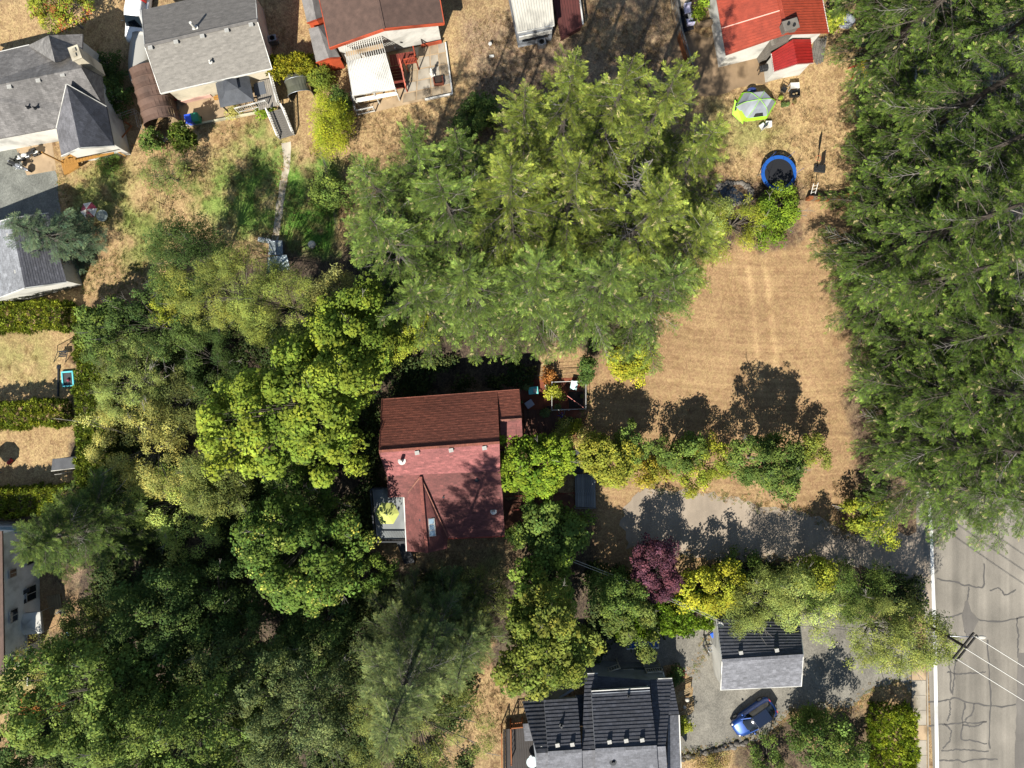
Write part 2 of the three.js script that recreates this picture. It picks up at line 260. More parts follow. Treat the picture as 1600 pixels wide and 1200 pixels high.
// a fir: tapered trunk, whorls of drooping limbs, each limb feathered with fronds
function fir(name, label, category, pos, H, R, seed, o = {}) {
  const r = rng(seed), t = thing(name, label, category, pos, 0, o.group);
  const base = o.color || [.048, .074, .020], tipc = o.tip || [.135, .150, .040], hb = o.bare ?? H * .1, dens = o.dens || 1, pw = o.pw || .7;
  const leanA = r() * 6.28, lean = .012 * H * r();
  const axis = h => V(Math.cos(leanA) * lean * h / H, h, Math.sin(leanA) * lean * h / H);
  mesh('trunk', [bar(V(0, -.3, 0), axis(H * .5), .012 * H + .06, .008 * H, 8), bar(axis(H * .5), axis(H * .985), .008 * H, .025, 7)], M.bark, t);
  const limbs = [], fr = [], ph = [r() * 6, r() * 6];
  let a0 = r() * 6.28;
  for (let h = hb; h < H * .985; h += (.74 + .45 * r()) * (o.gap || 1) * (h > H * .8 ? .7 : 1)) {
    const f = (h - hb) / (H - hb), prof = Math.pow(1 - f, pw) * Math.min(1, .62 + f * 3.5), n = f > .9 ? 4 : f > .6 ? 5 : 6;
    for (let k = 0; k < n; k++) {
      a0 += 6.283 / n + (r() - .5) * 1.0;
      let L = Math.max(.4, R * prof * (.52 + .58 * r()) * (1 + .14 * Math.sin(a0 * 2 + ph[0] + h * .3))); if (r() < .09) L *= 1.25; if (r() < .10) continue;
      const rise = -.20 + .72 * Math.pow(f, 1.5) + (r() - .5) * .3, d = V(Math.cos(a0), 0, Math.sin(a0)), b = axis(h + (r() - .5) * .3), sway = (r() - .5) * .35, sd0 = V(-d.z, 0, d.x);
      const at = s => V(b.x + d.x * L * s, b.y + L * (rise * s - .20 * s * s + .20 * s * s * s), b.z + d.z * L * s).addScaledVector(sd0, sway * L * s * s * .5);
      const mid = at(.55), end = at(.97), rad = .012 + .009 * L;
      const dead = r() < (o.deadTwigs ?? .05), bc = dead || r() < .1 ? rgb(.36, .33, .29) : rgb(.14, .12, .09);
      for (const [p, q, w] of [[b, mid, rad], [mid, end, rad * .5]]) { const v = q.clone().sub(p); limbs.push({ p, q: aim(v), s: V(w, v.length(), w), c: bc }); }
      const limbV = .62 + .6 * r();
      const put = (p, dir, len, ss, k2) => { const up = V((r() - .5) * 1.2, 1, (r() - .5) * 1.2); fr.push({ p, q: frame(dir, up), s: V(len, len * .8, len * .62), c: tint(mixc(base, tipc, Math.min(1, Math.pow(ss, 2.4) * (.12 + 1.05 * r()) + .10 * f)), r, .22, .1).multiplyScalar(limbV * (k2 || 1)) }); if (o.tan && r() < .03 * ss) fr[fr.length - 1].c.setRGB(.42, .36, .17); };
      const plume = (from, dir0, len, droop, s0, s1, step, w, k2 = .75 + .5 * r()) => { // fronds left and right of a stem
        for (let s = s0; s <= 1.001; s += step / len) {
          const q = Math.min(1, s), p = from.clone().addScaledVector(dir0, len * q); p.y -= droop * q * q * len;
          if (dead && r() < .8) continue;
          for (const sg of q > .9 ? [0, -1, 1] : [-1, 1]) { if (r() < .1) continue; const dir = dir0.clone().applyAxisAngle(V(0, 1, 0), sg * (.45 + .4 * r()) * (1.1 - .4 * q)); dir.y += (r() - .6) * .4 - droop * .5; put(p, dir, w * (.7 + .55 * r()) * (1.1 - .4 * q) * (o.spray || 1), s1 * .5 + .5 * q, k2); }
        }
      };
      if (L > 1.7) {
        for (let s = .30; s < .93; s += (.42 / L) * (.75 + .5 * r()) / dens) {
          const p = at(s), sd = at(s + .02).sub(at(s - .02)).normalize();
          for (const sg of [-1, 1]) {
            if (r() < .2) continue;
            const sl = Math.min(1.5, (.10 + .30 * (1 - s)) * L * (.6 + .6 * r()) + .12), dir = sd.clone().applyAxisAngle(V(0, 1, 0), sg * (.5 + .35 * r())); dir.y += (r() - .55) * .3; dir.normalize();
            if (sl > .5) { const e = p.clone().addScaledVector(dir, sl * .9); e.y -= .1 * sl; const v = e.clone().sub(p); limbs.push({ p, q: aim(v), s: V(rad * .35, v.length(), rad * .35), c: bc }); }
            plume(p, dir, sl, .16, .2, s, .20, .36);
          }
        }
        const p8 = at(.78), d8 = at(1).sub(p8); plume(p8, d8.clone().normalize(), d8.length(), .05, 0, 1, .16, .34, 1.15);
      } else { const p8 = at(.08), d8 = at(1).sub(p8); plume(p8, d8.clone().normalize(), d8.length(), .05, 0, .9, .17 / dens, .22 + .13 * L); }
    }
  }
  scatter('branches', unitBranch, M.barkWhite, limbs, t);
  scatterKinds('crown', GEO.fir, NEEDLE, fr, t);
  return t;
}
M.barkWhite = std(rgb(1, 1, 1), woodMap);
// a broadleaf tree or shrub: forked limbs carrying rounded clumps, the clumps set with leaf sprays
function broadleaf(name, label, category, pos, H, R, seed, o = {}) {
  const r = rng(seed), t = thing(name, label, category, pos, 0, o.group);
  const kind = o.kind || 'leaf', cb = o.color || [.05, .085, .02], ct = o.tip || [.11, .15, .03], h0 = (o.skirt ?? .28) * H, lobes = [], list = [], limbs = [];
  const hc = (H + h0) / 2, ry = (H - h0) / 2, stretch = o.stretch || [1, 1];
  const shape = rng(seed + 500), ph = [shape() * 6, shape() * 6, shape() * 6], sprayK = R > 1.5 ? .78 + .5 * shape() : 1;
  const edge = a => 1 + .16 * Math.sin(2 * a + ph[0]) + .11 * Math.sin(3 * a + ph[1]) + .07 * Math.sin(5 * a + ph[2]);
  const cl = (o.lobe || 1) * Math.min(.62, .2 + R * .085), nC = Math.max(7, Math.round((o.lobes || 1) * 3.3 * (R * R + R * (H - h0) * .75) / (cl * cl) * .235));
  for (let i = 0; i < nC; i++) {
    const y = -0.62 + 1.6 * Math.pow((i + .5) / nC, .92), cy = Math.max(-1, Math.min(.985, y)), a = i * 2.39996 + (r() - .5) * 1.3, q = Math.sqrt(1 - cy * cy * .94);
    const nx = Math.cos(a) * q, nz = Math.sin(a) * q, big = fbm(nx * 1.5 + seed * 3.1, nz * 1.5 + cy * 1.3 + seed, 2) - .5, midn = vnoise(nx * 4 + seed, nz * 4 + cy * 3) - .5;
    if (midn < -.3 && cy < .7 && r() < .75) continue;
    const shell = Math.max(.35, (.86 + .95 * big + .42 * midn) * edge(a) - (r() < .3 ? .35 * r() : .1 * r())), lr = cl * (.55 + .75 * r());
    lobes.push({ p: V(nx * R * shell * stretch[0], hc + cy * ry * (.72 + .55 * (shell - .5)), nz * R * shell * stretch[1]), lr, warm: Math.max(0, Math.min(1, .5 + big * 1.6 + (r() - .5) * .7)), v: (.7 + .5 * r()) });
  }
  const fork = V((r() - .5) * .5, h0 + (H - h0) * .12, (r() - .5) * .5), tr = o.trunk || (.03 + R * .032);
  if (!o.noTrunk) mesh('trunk', [bar(V(0, -.3, 0), fork, tr * 1.25, tr * .85, 8)], o.bark || M.greyBark, t);
  for (const l of lobes) {
    if (!o.noTrunk && (lobes.length < 60 || r() < .35)) { const mid = lerp(fork, l.p, .5).add(V((r() - .5) * .5, .25 * R * .2, (r() - .5) * .5)); for (const [p, q, w] of [[fork, mid, tr * .42], [mid, l.p, tr * .24]]) { const d = q.clone().sub(p); limbs.push({ p, q: aim(d), s: V(w, d.length(), w), c: rgb(.17, .145, .115) }); } }
    const cnt = Math.round((o.dens || 1) * (3 + l.lr * l.lr * (kind === 'fine' ? 30 : 24)));
    for (let k = 0; k < cnt; k++) {
      const z = -.35 + 1.35 * r(), a = r() * 6.283, q = Math.sqrt(Math.max(0, 1 - z * z)), nrm = V(q * Math.cos(a), z, q * Math.sin(a));
      const rad = l.lr * (.35 + .75 * Math.sqrt(r())), p = l.p.clone().addScaledVector(nrm, rad); p.y -= l.lr * .15 * (1 - z);
      if (p.y < .12) p.y = .12 + .3 * r();
      const up = nrm.clone().multiplyScalar(.8).add(V((r() - .5) * .8, .75, (r() - .5) * .8));
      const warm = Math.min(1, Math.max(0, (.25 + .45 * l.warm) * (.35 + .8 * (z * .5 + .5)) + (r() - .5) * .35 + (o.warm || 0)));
      let c = mixc(cb, ct, warm); if (o.spot && r() < (o.spotShare || .1)) c = o.spot;
      const sc = sprayK * (o.spray || 1) * (.42 + .5 * r() * r() + .2 * r());
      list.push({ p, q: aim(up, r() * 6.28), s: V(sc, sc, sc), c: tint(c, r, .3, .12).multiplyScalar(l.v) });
    }
  }
  if (R > 2.4 && !o.noTrunk) for (let i = 0; i < 9; i++) { const l = lobes[Math.floor(r() * lobes.length)], d = l.p.clone().sub(fork).normalize().add(V((r() - .5) * .5, (r() - .3) * .5, (r() - .5) * .5)).normalize(), len = .7 + 1.1 * r(); limbs.push({ p: l.p.clone(), q: aim(d), s: V(.028, len, .028), c: rgb(.34, .31, .27) }); for (let k = 0; k < 3; k++) { const e = d.clone().add(V((r() - .5) * 1.2, (r() - .5) * .6, (r() - .5) * 1.2)).normalize(); limbs.push({ p: l.p.clone().addScaledVector(d, len * (.4 + .4 * r())), q: aim(e), s: V(.016, .5 + .3 * r(), .016), c: rgb(.34, .31, .27) }); } }
  if (limbs.length) scatter('branches', unitBranch, M.barkWhite, limbs, t);
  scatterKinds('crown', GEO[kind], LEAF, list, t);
  return t;
}
// clipped hedge following a ground outline box given by two ends, width and height
function hedge(label, a, b, w, h, seed, o = {}) {
  const r = rng(seed), A = P(a[0], a[1]), B = P(b[0], b[1]), mid = lerp(A, B, .5), t = thing('hedge', label, 'hedge', mid, 0, o.group);
  const L = A.distanceTo(B), d = B.clone().sub(A).normalize(), s = V(-d.z, 0, d.x), list = [], stems = [];
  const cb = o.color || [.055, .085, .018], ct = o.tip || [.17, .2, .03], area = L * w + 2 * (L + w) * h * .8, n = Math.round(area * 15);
  for (let i = 0; i < n; i++) {
    const top = r() < (L * w * 1.5) / (area + L * w * .5);
    let u = (r() - .5) * L, v = (r() - .5) * w, y = h * (.94 + .08 * fbm(u * .8 + seed, v * .8, 2)) - (top ? r() * .2 : r() * h * .92), nr = V(0, 1, 0);
    if (!top) { if (r() < L / (L + w)) { const sg = r() < .5 ? -1 : 1; v = sg * w / 2 * (.88 + .12 * r()); nr = s.clone().multiplyScalar(sg * .8).add(V(0, .6, 0)); } else { const sg = r() < .5 ? -1 : 1; u = sg * L / 2 * (.96 + .04 * r()); nr = d.clone().multiplyScalar(sg * .8).add(V(0, .6, 0)); } }
    const wob = .14 * Math.sin(u * 1.9 + seed) + .1 * Math.sin(u * 4.3); v += wob * (v > 0 ? 1 : .6);
    const p = d.clone().multiplyScalar(u).addScaledVector(s, v); p.y = Math.max(.05, y - .25);
    const sc = .42 + .3 * r();
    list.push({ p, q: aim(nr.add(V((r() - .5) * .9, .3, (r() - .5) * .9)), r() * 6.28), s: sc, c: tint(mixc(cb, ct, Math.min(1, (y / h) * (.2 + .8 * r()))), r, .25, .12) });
  }
  for (let u = -L / 2 + .3; u < L / 2; u += .7) stems.push(bar(d.clone().multiplyScalar(u).add(V(0, -.1, 0)), d.clone().multiplyScalar(u).add(V(.05, h * .85, .03)), .07, .03, 5));
  mesh('stems', stems, M.bark, t);
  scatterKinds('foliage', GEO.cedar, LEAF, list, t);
  return t;
}
// ---------------------------------------------------------------- ground, road, drives, paths
// soil and grass of the lots: one sheet; its colour map covers the surveyed lots (93 m x 70 m)
const GW = 93.6, GH = 70.2;
const inPoly = (x, y, p) => { let c = false; for (let i = 0, j = p.length - 2; i < p.length; j = i, i += 2) if ((p[i + 1] > y) !== (p[j + 1] > y) && x < (p[j] - p[i]) * (y - p[i + 1]) / (p[j + 1] - p[i + 1]) + p[i]) c = !c; return c; };
function edgeDist(x, y, p) { let m = 1e9; for (let i = 0, j = p.length - 2; i < p.length; j = i, i += 2) { const ax = p[j], ay = p[j + 1], dx = p[i] - ax, dy = p[i + 1] - ay, t = Math.max(0, Math.min(1, ((x - ax) * dx + (y - ay) * dy) / (dx * dx + dy * dy))), q = (x - ax - dx * t) ** 2 + (y - ay - dy * t) ** 2; if (q < m) m = q; } return Math.sqrt(m); }
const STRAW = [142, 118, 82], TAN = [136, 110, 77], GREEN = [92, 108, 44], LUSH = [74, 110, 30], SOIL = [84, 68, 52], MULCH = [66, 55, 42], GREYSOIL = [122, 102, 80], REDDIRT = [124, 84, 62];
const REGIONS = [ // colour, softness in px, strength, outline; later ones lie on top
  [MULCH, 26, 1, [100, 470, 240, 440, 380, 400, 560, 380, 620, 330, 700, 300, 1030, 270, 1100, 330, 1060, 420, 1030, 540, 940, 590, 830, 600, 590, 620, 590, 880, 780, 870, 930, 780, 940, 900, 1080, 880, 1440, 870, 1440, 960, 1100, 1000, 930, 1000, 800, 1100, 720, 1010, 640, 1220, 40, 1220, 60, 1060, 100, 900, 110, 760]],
  [TAN, 16, 1, [1020, 410, 1085, 385, 1190, 380, 1250, 330, 1275, 305, 1345, 305, 1345, 380, 1290, 480, 1320, 560, 1330, 700, 1345, 800, 1320, 860, 1230, 800, 1200, 700, 1000, 720, 920, 690, 905, 600, 935, 555, 1010, 545, 1030, 480]],
  [TAN, 22, .9, [930, 690, 1280, 690, 1340, 860, 1100, 880, 1080, 900, 920, 890]],
  [STRAW, 18, 1, [500, 60, 740, 20, 760, 130, 720, 200, 640, 220, 560, 260, 530, 240, 520, 140]],
  [GREYSOIL, 24, .9, [720, 30, 1040, -20, 1060, 110, 1030, 240, 740, 250]],
  [STRAW, 24, .5, [900, 30, 1010, 20, 1010, 80, 910, 90]],
  [STRAW, 16, 1, [1105, 130, 1340, 60, 1345, 310, 1280, 305, 1110, 330, 1100, 200]],
  [GREEN, 26, .45, [1115, 160, 1190, 175, 1230, 210, 1180, 230, 1120, 225]],
  [STRAW, 16, 1, [-20, 10, 240, 0, 215, 90, 240, 200, 430, 180, 460, 230, 440, 380, 340, 400, 250, 450, 180, 500, 80, 470, 90, 200, 180, 180, 120, 60, 20, 120, -20, 100]],
  [STRAW, 14, .9, [395, 0, 480, 0, 500, 120, 540, 150, 540, 260, 500, 300, 450, 220, 440, 160]],
  [GREEN, 30, .8, [115, 280, 185, 255, 200, 300, 230, 380, 160, 330, 110, 360]],
  [GREEN, 26, 1, [340, 250, 420, 190, 445, 240, 440, 350, 400, 360, 300, 340, 300, 290]],
  [GREEN, 22, .6, [185, 330, 255, 310, 265, 400, 200, 420]],
  [LUSH, 16, 1, [440, 270, 500, 240, 535, 270, 530, 390, 450, 395, 430, 380]],
  [LUSH, 22, .7, [395, 280, 440, 260, 432, 370, 360, 370]],
  [STRAW, 10, 1, [-10, 522, 112, 515, 112, 640, -10, 640]], [GREEN, 30, .35, [-10, 522, 70, 520, 80, 580, -10, 590]],
  [STRAW, 10, 1, [-10, 660, 114, 655, 120, 760, -10, 780]],
  [GREYSOIL, 10, 1, [-10, 790, 116, 790, 118, 900, -10, 900]], [TAN, 12, 1, [74, 795, 116, 795, 116, 860, 74, 870]],
  [STRAW, 14, .8, [-10, 1050, 60, 1000, 90, 1060, 60, 1120, 20, 1210, -10, 1210]], [GREEN, 14, .6, [-10, 1060, 40, 1040, 60, 1070, 0, 1110]],
  [TAN, 16, 1, [40, 930, 120, 920, 130, 990, 60, 990]],
  [STRAW, 18, 1, [735, 1020, 795, 1035, 810, 1090, 790, 1140, 730, 1170, 725, 1080]], [TAN, 10, .8, [735, 985, 770, 990, 770, 1040, 740, 1040]],
  [STRAW, 14, .55, [640, 875, 830, 860, 850, 900, 720, 920]], [GREEN, 20, .4, [660, 870, 780, 865, 790, 905, 660, 910]],
  [REDDIRT, 10, 1, [790, 600, 915, 590, 918, 640, 905, 670, 930, 720, 910, 740, 870, 690, 800, 700]],
  [TAN, 10, 1, [830, 550, 912, 545, 915, 592, 832, 600]],
  [STRAW, 14, 1, [1068, 1160, 1180, 1150, 1220, 1210, 1060, 1210]], [MULCH, 14, .8, [1150, 1130, 1365, 1110, 1365, 1215, 1160, 1215]],
  [TAN, 8, 1, [1408, 960, 1428, 960, 1428, 1220, 1405, 1220]], [SOIL, 14, .9, [1330, 780, 1460, 760, 1460, 880, 1400, 900, 1340, 860]],
  [SOIL, 20, .9, [1330, -20, 1470, -20, 1470, 780, 1335, 780, 1325, 520, 1300, 450, 1350, 330]],
  [SOIL, 14, .9, [1095, 285, 1180, 275, 1260, 300, 1235, 380, 1090, 390]],
];
for (const R of REGIONS) { const p = R[3]; let a = 1e9, b = 1e9, c = -1e9, d = -1e9; for (let i = 0; i < p.length; i += 2) { a = Math.min(a, p[i]); c = Math.max(c, p[i]); b = Math.min(b, p[i + 1]); d = Math.max(d, p[i + 1]); } R[4] = [a - R[1], b - R[1], c + R[1], d + R[1]]; }
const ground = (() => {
  const w = 2048, h = 1536, d = new Uint8Array(w * h * 4), ppm = FPX / CAM_H, out = [0, 0, 0];
  for (let j = 0; j < h; j++) for (let i = 0; i < w; i++) {
    const X = (i / w - .5) * GW, Z = (j / h - .5) * GH, wx = fbm(X * .55 + 40, Z * .55, 4), wz = fbm(X * .55, Z * .55 + 70, 4), fine = fbm(X * 2.6, Z * 2.6 + 9, 3);
    const px = 800 + X * ppm + (wx - .5) * 46 + (fine - .5) * 14, py = 600 + Z * ppm + (wz - .5) * 46 + (fine - .5) * 14;
    let c0 = 128, c1 = 106, c2 = 74, tan = 0;
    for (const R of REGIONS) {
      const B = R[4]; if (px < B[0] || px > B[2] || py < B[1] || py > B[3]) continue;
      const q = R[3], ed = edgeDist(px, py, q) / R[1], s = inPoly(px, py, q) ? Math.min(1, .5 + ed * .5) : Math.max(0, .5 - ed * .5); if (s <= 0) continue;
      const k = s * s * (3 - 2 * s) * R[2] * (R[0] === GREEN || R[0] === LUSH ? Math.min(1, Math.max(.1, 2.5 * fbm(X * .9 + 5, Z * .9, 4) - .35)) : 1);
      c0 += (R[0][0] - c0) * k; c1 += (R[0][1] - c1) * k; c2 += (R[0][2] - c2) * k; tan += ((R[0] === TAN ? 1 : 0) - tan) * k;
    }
    const n1 = fbm(X * .35, Z * .35 + 3, 4) - .5, n2 = vnoise(X * 5, Z * 5) - .5, sp = hash2(i, j * 3 + (i >> 8)) - .5, sp2 = hash2((i >> 1) + 77, (j >> 1) + (i >> 9) * 31) - .5;
    let row = 0;
    if (tan > .05) { const yy = Z + .8 * Math.sin(X * .16 + 1) + .35 * fbm(X * .5, Z * .5, 2); row = (vnoise(yy * 3.1, X * .10 + 3) - .5) * 9 * tan + (vnoise(yy * 7.5, X * .25) - .5) * 15 * tan; const tx = X - (21.6 + (Z + 8) * .10); for (const o of [-.75, .75]) row += 17 * tan * Math.exp(-(((tx - o) / .28) ** 2)) * (Z < 1 && Z > -13 ? .4 + vnoise(Z * 2, 5) : 0); }
    const dead = Math.max(0, fbm(X * 1.3 + 90, Z * 1.3, 4) - .58) * (130 - 70 * tan), k = n1 * 30 + n2 * (20 - 10 * tan) + sp * (46 - 16 * tan) + sp2 * (30 - 10 * tan) + row, o = (j * w + i) * 4;
    d[o] = Math.max(0, Math.min(255, c0 + k - dead * .8)); d[o + 1] = Math.max(0, Math.min(255, c1 + k * .92 + n2 * 5 - dead * .8)); d[o + 2] = Math.max(0, Math.min(255, c2 + k * .74 - dead * .7)); d[o + 3] = 255;
  }
  const t = new THREE.DataTexture(d, w, h, THREE.RGBAFormat); t.colorSpace = THREE.SRGBColorSpace; t.wrapS = t.wrapT = THREE.MirroredRepeatWrapping; t.magFilter = THREE.LinearFilter; t.needsUpdate = true;
  const g = new THREE.PlaneGeometry(900, 900, 1, 1); g.rotateX(-Math.PI / 2); const p = g.attributes.position, uv = g.attributes.uv;
  for (let i = 0; i < p.count; i++) uv.setXY(i, p.getX(i) / GW + .5, p.getZ(i) / GH + .5);
  const m = new THREE.MeshStandardMaterial({ map: t, roughness: .95 }); m.bumpMap = t; m.bumpScale = .05;
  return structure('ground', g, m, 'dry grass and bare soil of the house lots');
})();
const Y1 = .004, Y2 = .008, Y3 = .012, Y4 = .016;
structure('road', [sheet([[1424, -700], [1640, -700], [1640, 1700], [1480, 1700], [1450, 1030], [1432, 830], [1425, 400]], Y1, 0)], M.asphalt, 'grey asphalt road with sealed cracks');
structure('driveway', [sheet([[985, 775], [1010, 762], [1060, 765], [1120, 772], [1200, 790], [1260, 800], [1330, 838], [1442, 832], [1452, 884], [1452, 960], [1405, 905], [1330, 880], [1200, 876], [1090, 872], [1010, 862], [980, 856], [970, 810]], Y2, .55, 4)], M.driveway, 'worn pale asphalt driveway');
structure('gravel_yard', [sheet([[915, 985], [1000, 985], [1110, 972], [1180, 960], [1300, 950], [1400, 975], [1432, 1000], [1428, 1095], [1405, 1062], [1365, 1075], [1330, 1105], [1240, 1108], [1195, 1150], [1130, 1172], [1060, 1182], [1055, 1130], [1085, 1110], [1080, 1060], [1060, 1040], [905, 1050]], Y2, .35, 5)], M.gravel, 'grey gravel yard beside the house');
structure('gravel_drive', [sheet([[-40, 222], [24, 230], [90, 270], [96, 342], [40, 350], [-40, 360]], Y1, .3, 6)], std('#969a96', gravelMap), 'grey gravel drive');
structure('concrete_pad', [sheet([[22, 224], [80, 214], [88, 266], [42, 274]], Y2, 0)], M.concreteWarm, 'tan concrete pad');
{ // sidewalk of square slabs, kerb line along the road
  const s = structure('sidewalk', [sheet([[1424, 1015], [1445, 1015], [1449, 1300], [1423, 1300]], .05, 0, 1, .17)], M.tar, 'pale concrete sidewalk');
  for (let i = 0; i < 10; i++) { const y = 1016 + i * 23.4, m = mesh('paving_slab', [sheet([[1424.5, y], [1445.5 + i * .25, y], [1445.7 + i * .25, y + 22.8], [1424.3, y + 22.8]], .06 + (i % 3) * .003, 0, 1, .08)], i % 4 === 1 ? M.concreteWarm : M.slabGrey, s); }
  structure('kerb', [sheet([[1446.5, 1015], [1448.5, 1015], [1452.5, 1300], [1450.5, 1300]], .07, 0, 1, .2)], M.slabGrey, 'concrete kerb beside the sidewalk');
}
structure('road_line', [sheet([[1420, -300], [1423, -300], [1447.5, 720], [1457.5, 830], [1463.5, 1000], [1469, 1300], [1463, 1300], [1458, 1000], [1452.5, 830], [1443, 720]], Y2 + .002, 0, 1, .012)], M.paint, 'white painted edge line');
{ // sealed cracks: tar bands on the road
  const C = [[[1462, 905], [1485, 908], [1508, 914], [1535, 918], [1538, 880]], [[1514, 915], [1512, 935], [1506, 958]], [[1466, 965], [1490, 963], [1510, 958], [1530, 969], [1565, 970], [1600, 962]], [[1510, 958], [1508, 985], [1512, 995]], [[1528, 970], [1520, 985], [1513, 996]], [[1546, 922], [1562, 920], [1570, 928], [1588, 920]], [[1448, 1096], [1475, 1096], [1490, 1090], [1508, 1096], [1540, 1102], [1580, 1102], [1615, 1096]], [[1508, 1097], [1504, 1125], [1504, 1156], [1522, 1158], [1542, 1161]], [[1522, 1098], [1518, 1115], [1508, 1126]], [[1450, 1134], [1475, 1131], [1510, 1129], [1540, 1128]], [[1475, 1131], [1484, 1140], [1483, 1158], [1472, 1170]], [[1504, 1132], [1520, 1134], [1542, 1128]], [[1470, 1173], [1500, 1172], [1545, 1174]], [[1484, 1096], [1485, 1115], [1480, 1127]], [[1482, 1005], [1484, 1040], [1486, 1085]], [[1493, 1025], [1490, 1060], [1487, 1085]], [[1544, 1000], [1546, 1050], [1547, 1110], [1547, 1170]], [[1588, 965], [1590, 1000], [1591, 1030]], [[1480, 1050], [1505, 1052], [1540, 1050]], [[1462, 1187], [1500, 1189], [1560, 1186]]];
  const m = mesh('crack_seal', C.map((c, i) => { const pts = c.map(a => P(a[0], a[1])), cv = new THREE.CatmullRomCurve3(pts), n = 26, T = [], r = rng(i + 3), L = [], Rr = [];
    for (let k = 0; k <= n; k++) { const p = cv.getPoint(k / n), d = cv.getTangent(k / n), w = .04 + .05 * r(), s = V(-d.z, 0, d.x); p.y = Y2; p.x += (r() - .5) * .07 + .3 * (fbm(p.x * 1.7 + i, p.z * 1.7, 3) - .5); p.z += (r() - .5) * .07 + .3 * (fbm(p.x * 1.7 + 30, p.z * 1.7 + i, 3) - .5); L.push(p.clone().addScaledVector(s, w)); Rr.push(p.clone().addScaledVector(s, -w)); }
    for (let k = 0; k < n; k++) T.push([L[k], L[k + 1], Rr[k]], [Rr[k], L[k + 1], Rr[k + 1]]); return tris(T); }), M.tar); m.userData.kind = 'structure';
  structure('road_patch', [sheet([[1502, 962], [1508, 940], [1512, 936], [1518, 955], [1530, 968], [1522, 985], [1512, 994], [1506, 980]], Y2 + .001, .1, 8, .01), sheet([[1590, 1020], [1640, 1020], [1640, 1260], [1584, 1260]], Y2 + .001, .1, 9, .01)], std('#857f77', asphaltMap), 'darker patches in the road');
}
structure('garden_path', [sheet([[440, 224], [455, 222], [454, 250], [443, 320], [434, 378], [424, 378], [433, 310], [444, 250]], Y2, .12, 3)], std('#d6ccba', concreteMap), 'narrow concrete garden path');
structure('brick_court', [sheet([[812, 592], [908, 590], [912, 640], [880, 662], [820, 690]], Y2, .4, 7)], M.terracotta, 'reddish earth court beside the house');
structure('mulch_bed', [sheet([[868, 694], [884, 688], [906, 700], [922, 716], [908, 726], [880, 700]], Y2 + .004, .2, 9)], M.dirt, 'reddish brown bed edge');
structure('earth_path', [sheet([[786, 780], [840, 772], [896, 772], [900, 796], [860, 800], [800, 822], [788, 830]], Y2, .4, 10)], std('#8a5a44', brownDirt), 'red earth path to the porch');
structure('patio', [sheet([[262, 150], [430, 112], [436, 170], [416, 172], [268, 200], [262, 190]], Y2, 0)], M.concreteWarm, 'tan concrete patio behind the grey roofed house');
// ---------------------------------------------------------------- houses and sheds
const roofPart = (t, pts, m, name = 'roof') => mesh(name, facet(pts), m, t);
function vents(t, list, s = .3) { for (const [x, y, h] of list) { const p = P(x, y, h); mesh('roof_vent', [bx(s, .16, s * .9, p.x, h - .04, p.z, .2), bx(s * 1.15, .03, s, p.x, h + .12, p.z + .02, .2)], M.white, t); } }
function pipe(t, x, y, h, len = .6, r = .07, m = M.white, name = 'vent_pipe') { const p = P(x, y, h); return mesh(name, [cyl(r, r, len, p.x, h - .1, p.z, 10), cyl(r * 2.2, r * 2.4, .05, p.x, h - .02, p.z, 10)], m, t); }
function trim(t, pts, w, h, m, name = 'fascia') { const v = P3(pts), G = []; for (let i = 0; i < v.length - 1; i++) { const a = v[i].clone(), b = v[i + 1].clone(); a.y -= h / 2 - .03; b.y -= h / 2 - .03; G.push(beam(a, b, w, h)); } return mesh(name, G, m, t); }
function windowOn(t, a, b, y0, y1, fm = M.white) { // window on a wall between world points a and b (its outer face lies left of a->b), frame proud of the wall
  const d = b.clone().sub(a), L = d.length(); d.normalize(); const n = V(d.z, 0, -d.x).multiplyScalar(-1), c = lerp(a, b, .5), G = [], k = .06;
  const at = (u, y) => V(c.x + d.x * u + n.x * .03, y, c.z + d.z * u + n.z * .03);
  for (const [p, q] of [[at(-L / 2, y0), at(L / 2, y0)], [at(-L / 2, y1), at(L / 2, y1)]]) G.push(beam(p, q, .1, k));
  for (const u of [-L / 2 + .03, 0, L / 2 - .03]) G.push(beam(at(u, y0 + .031), at(u, y1 - .031), .09, k));
  const w = mesh('window', G, fm, t), ry = Math.atan2(-d.z, d.x);
  mesh('pane', [bx(L - .08, y1 - y0 - .08, .04, c.x + n.x * .012, y0 + .04, c.z + n.z * .012, ry)], M.glass, w); return w;
}
function railing(t, pts, h = .95, m = M.white, gap = .16, base = null) { // balusters between a foot rail and a hand rail
  for (let i = 0; i < pts.length - 1; i++) {
    const a = pts[i], b = pts[i + 1], L = a.distanceTo(b), up = V(0, h, 0), f = V(0, .1, 0), G = [beam(a.clone().add(up), b.clone().add(up), .1, .06), beam(a.clone().add(f), b.clone().add(f), .06, .05)], n = Math.max(2, Math.round(L / gap));
    for (let k = 1; k < n; k++) { const p = lerp(a, b, k / n); G.push(bar(p.clone().add(f), p.clone().add(V(0, h - .03, 0)), .025, .025, 4)); }
    for (const p of [a, b]) G.push(bar(p.clone().add(V(0, base == null ? 0 : base - p.y, 0)), p.clone().add(V(0, h + .06, 0)), .06, .06, 4));
    mesh('railing', G, m, t);
  }
}
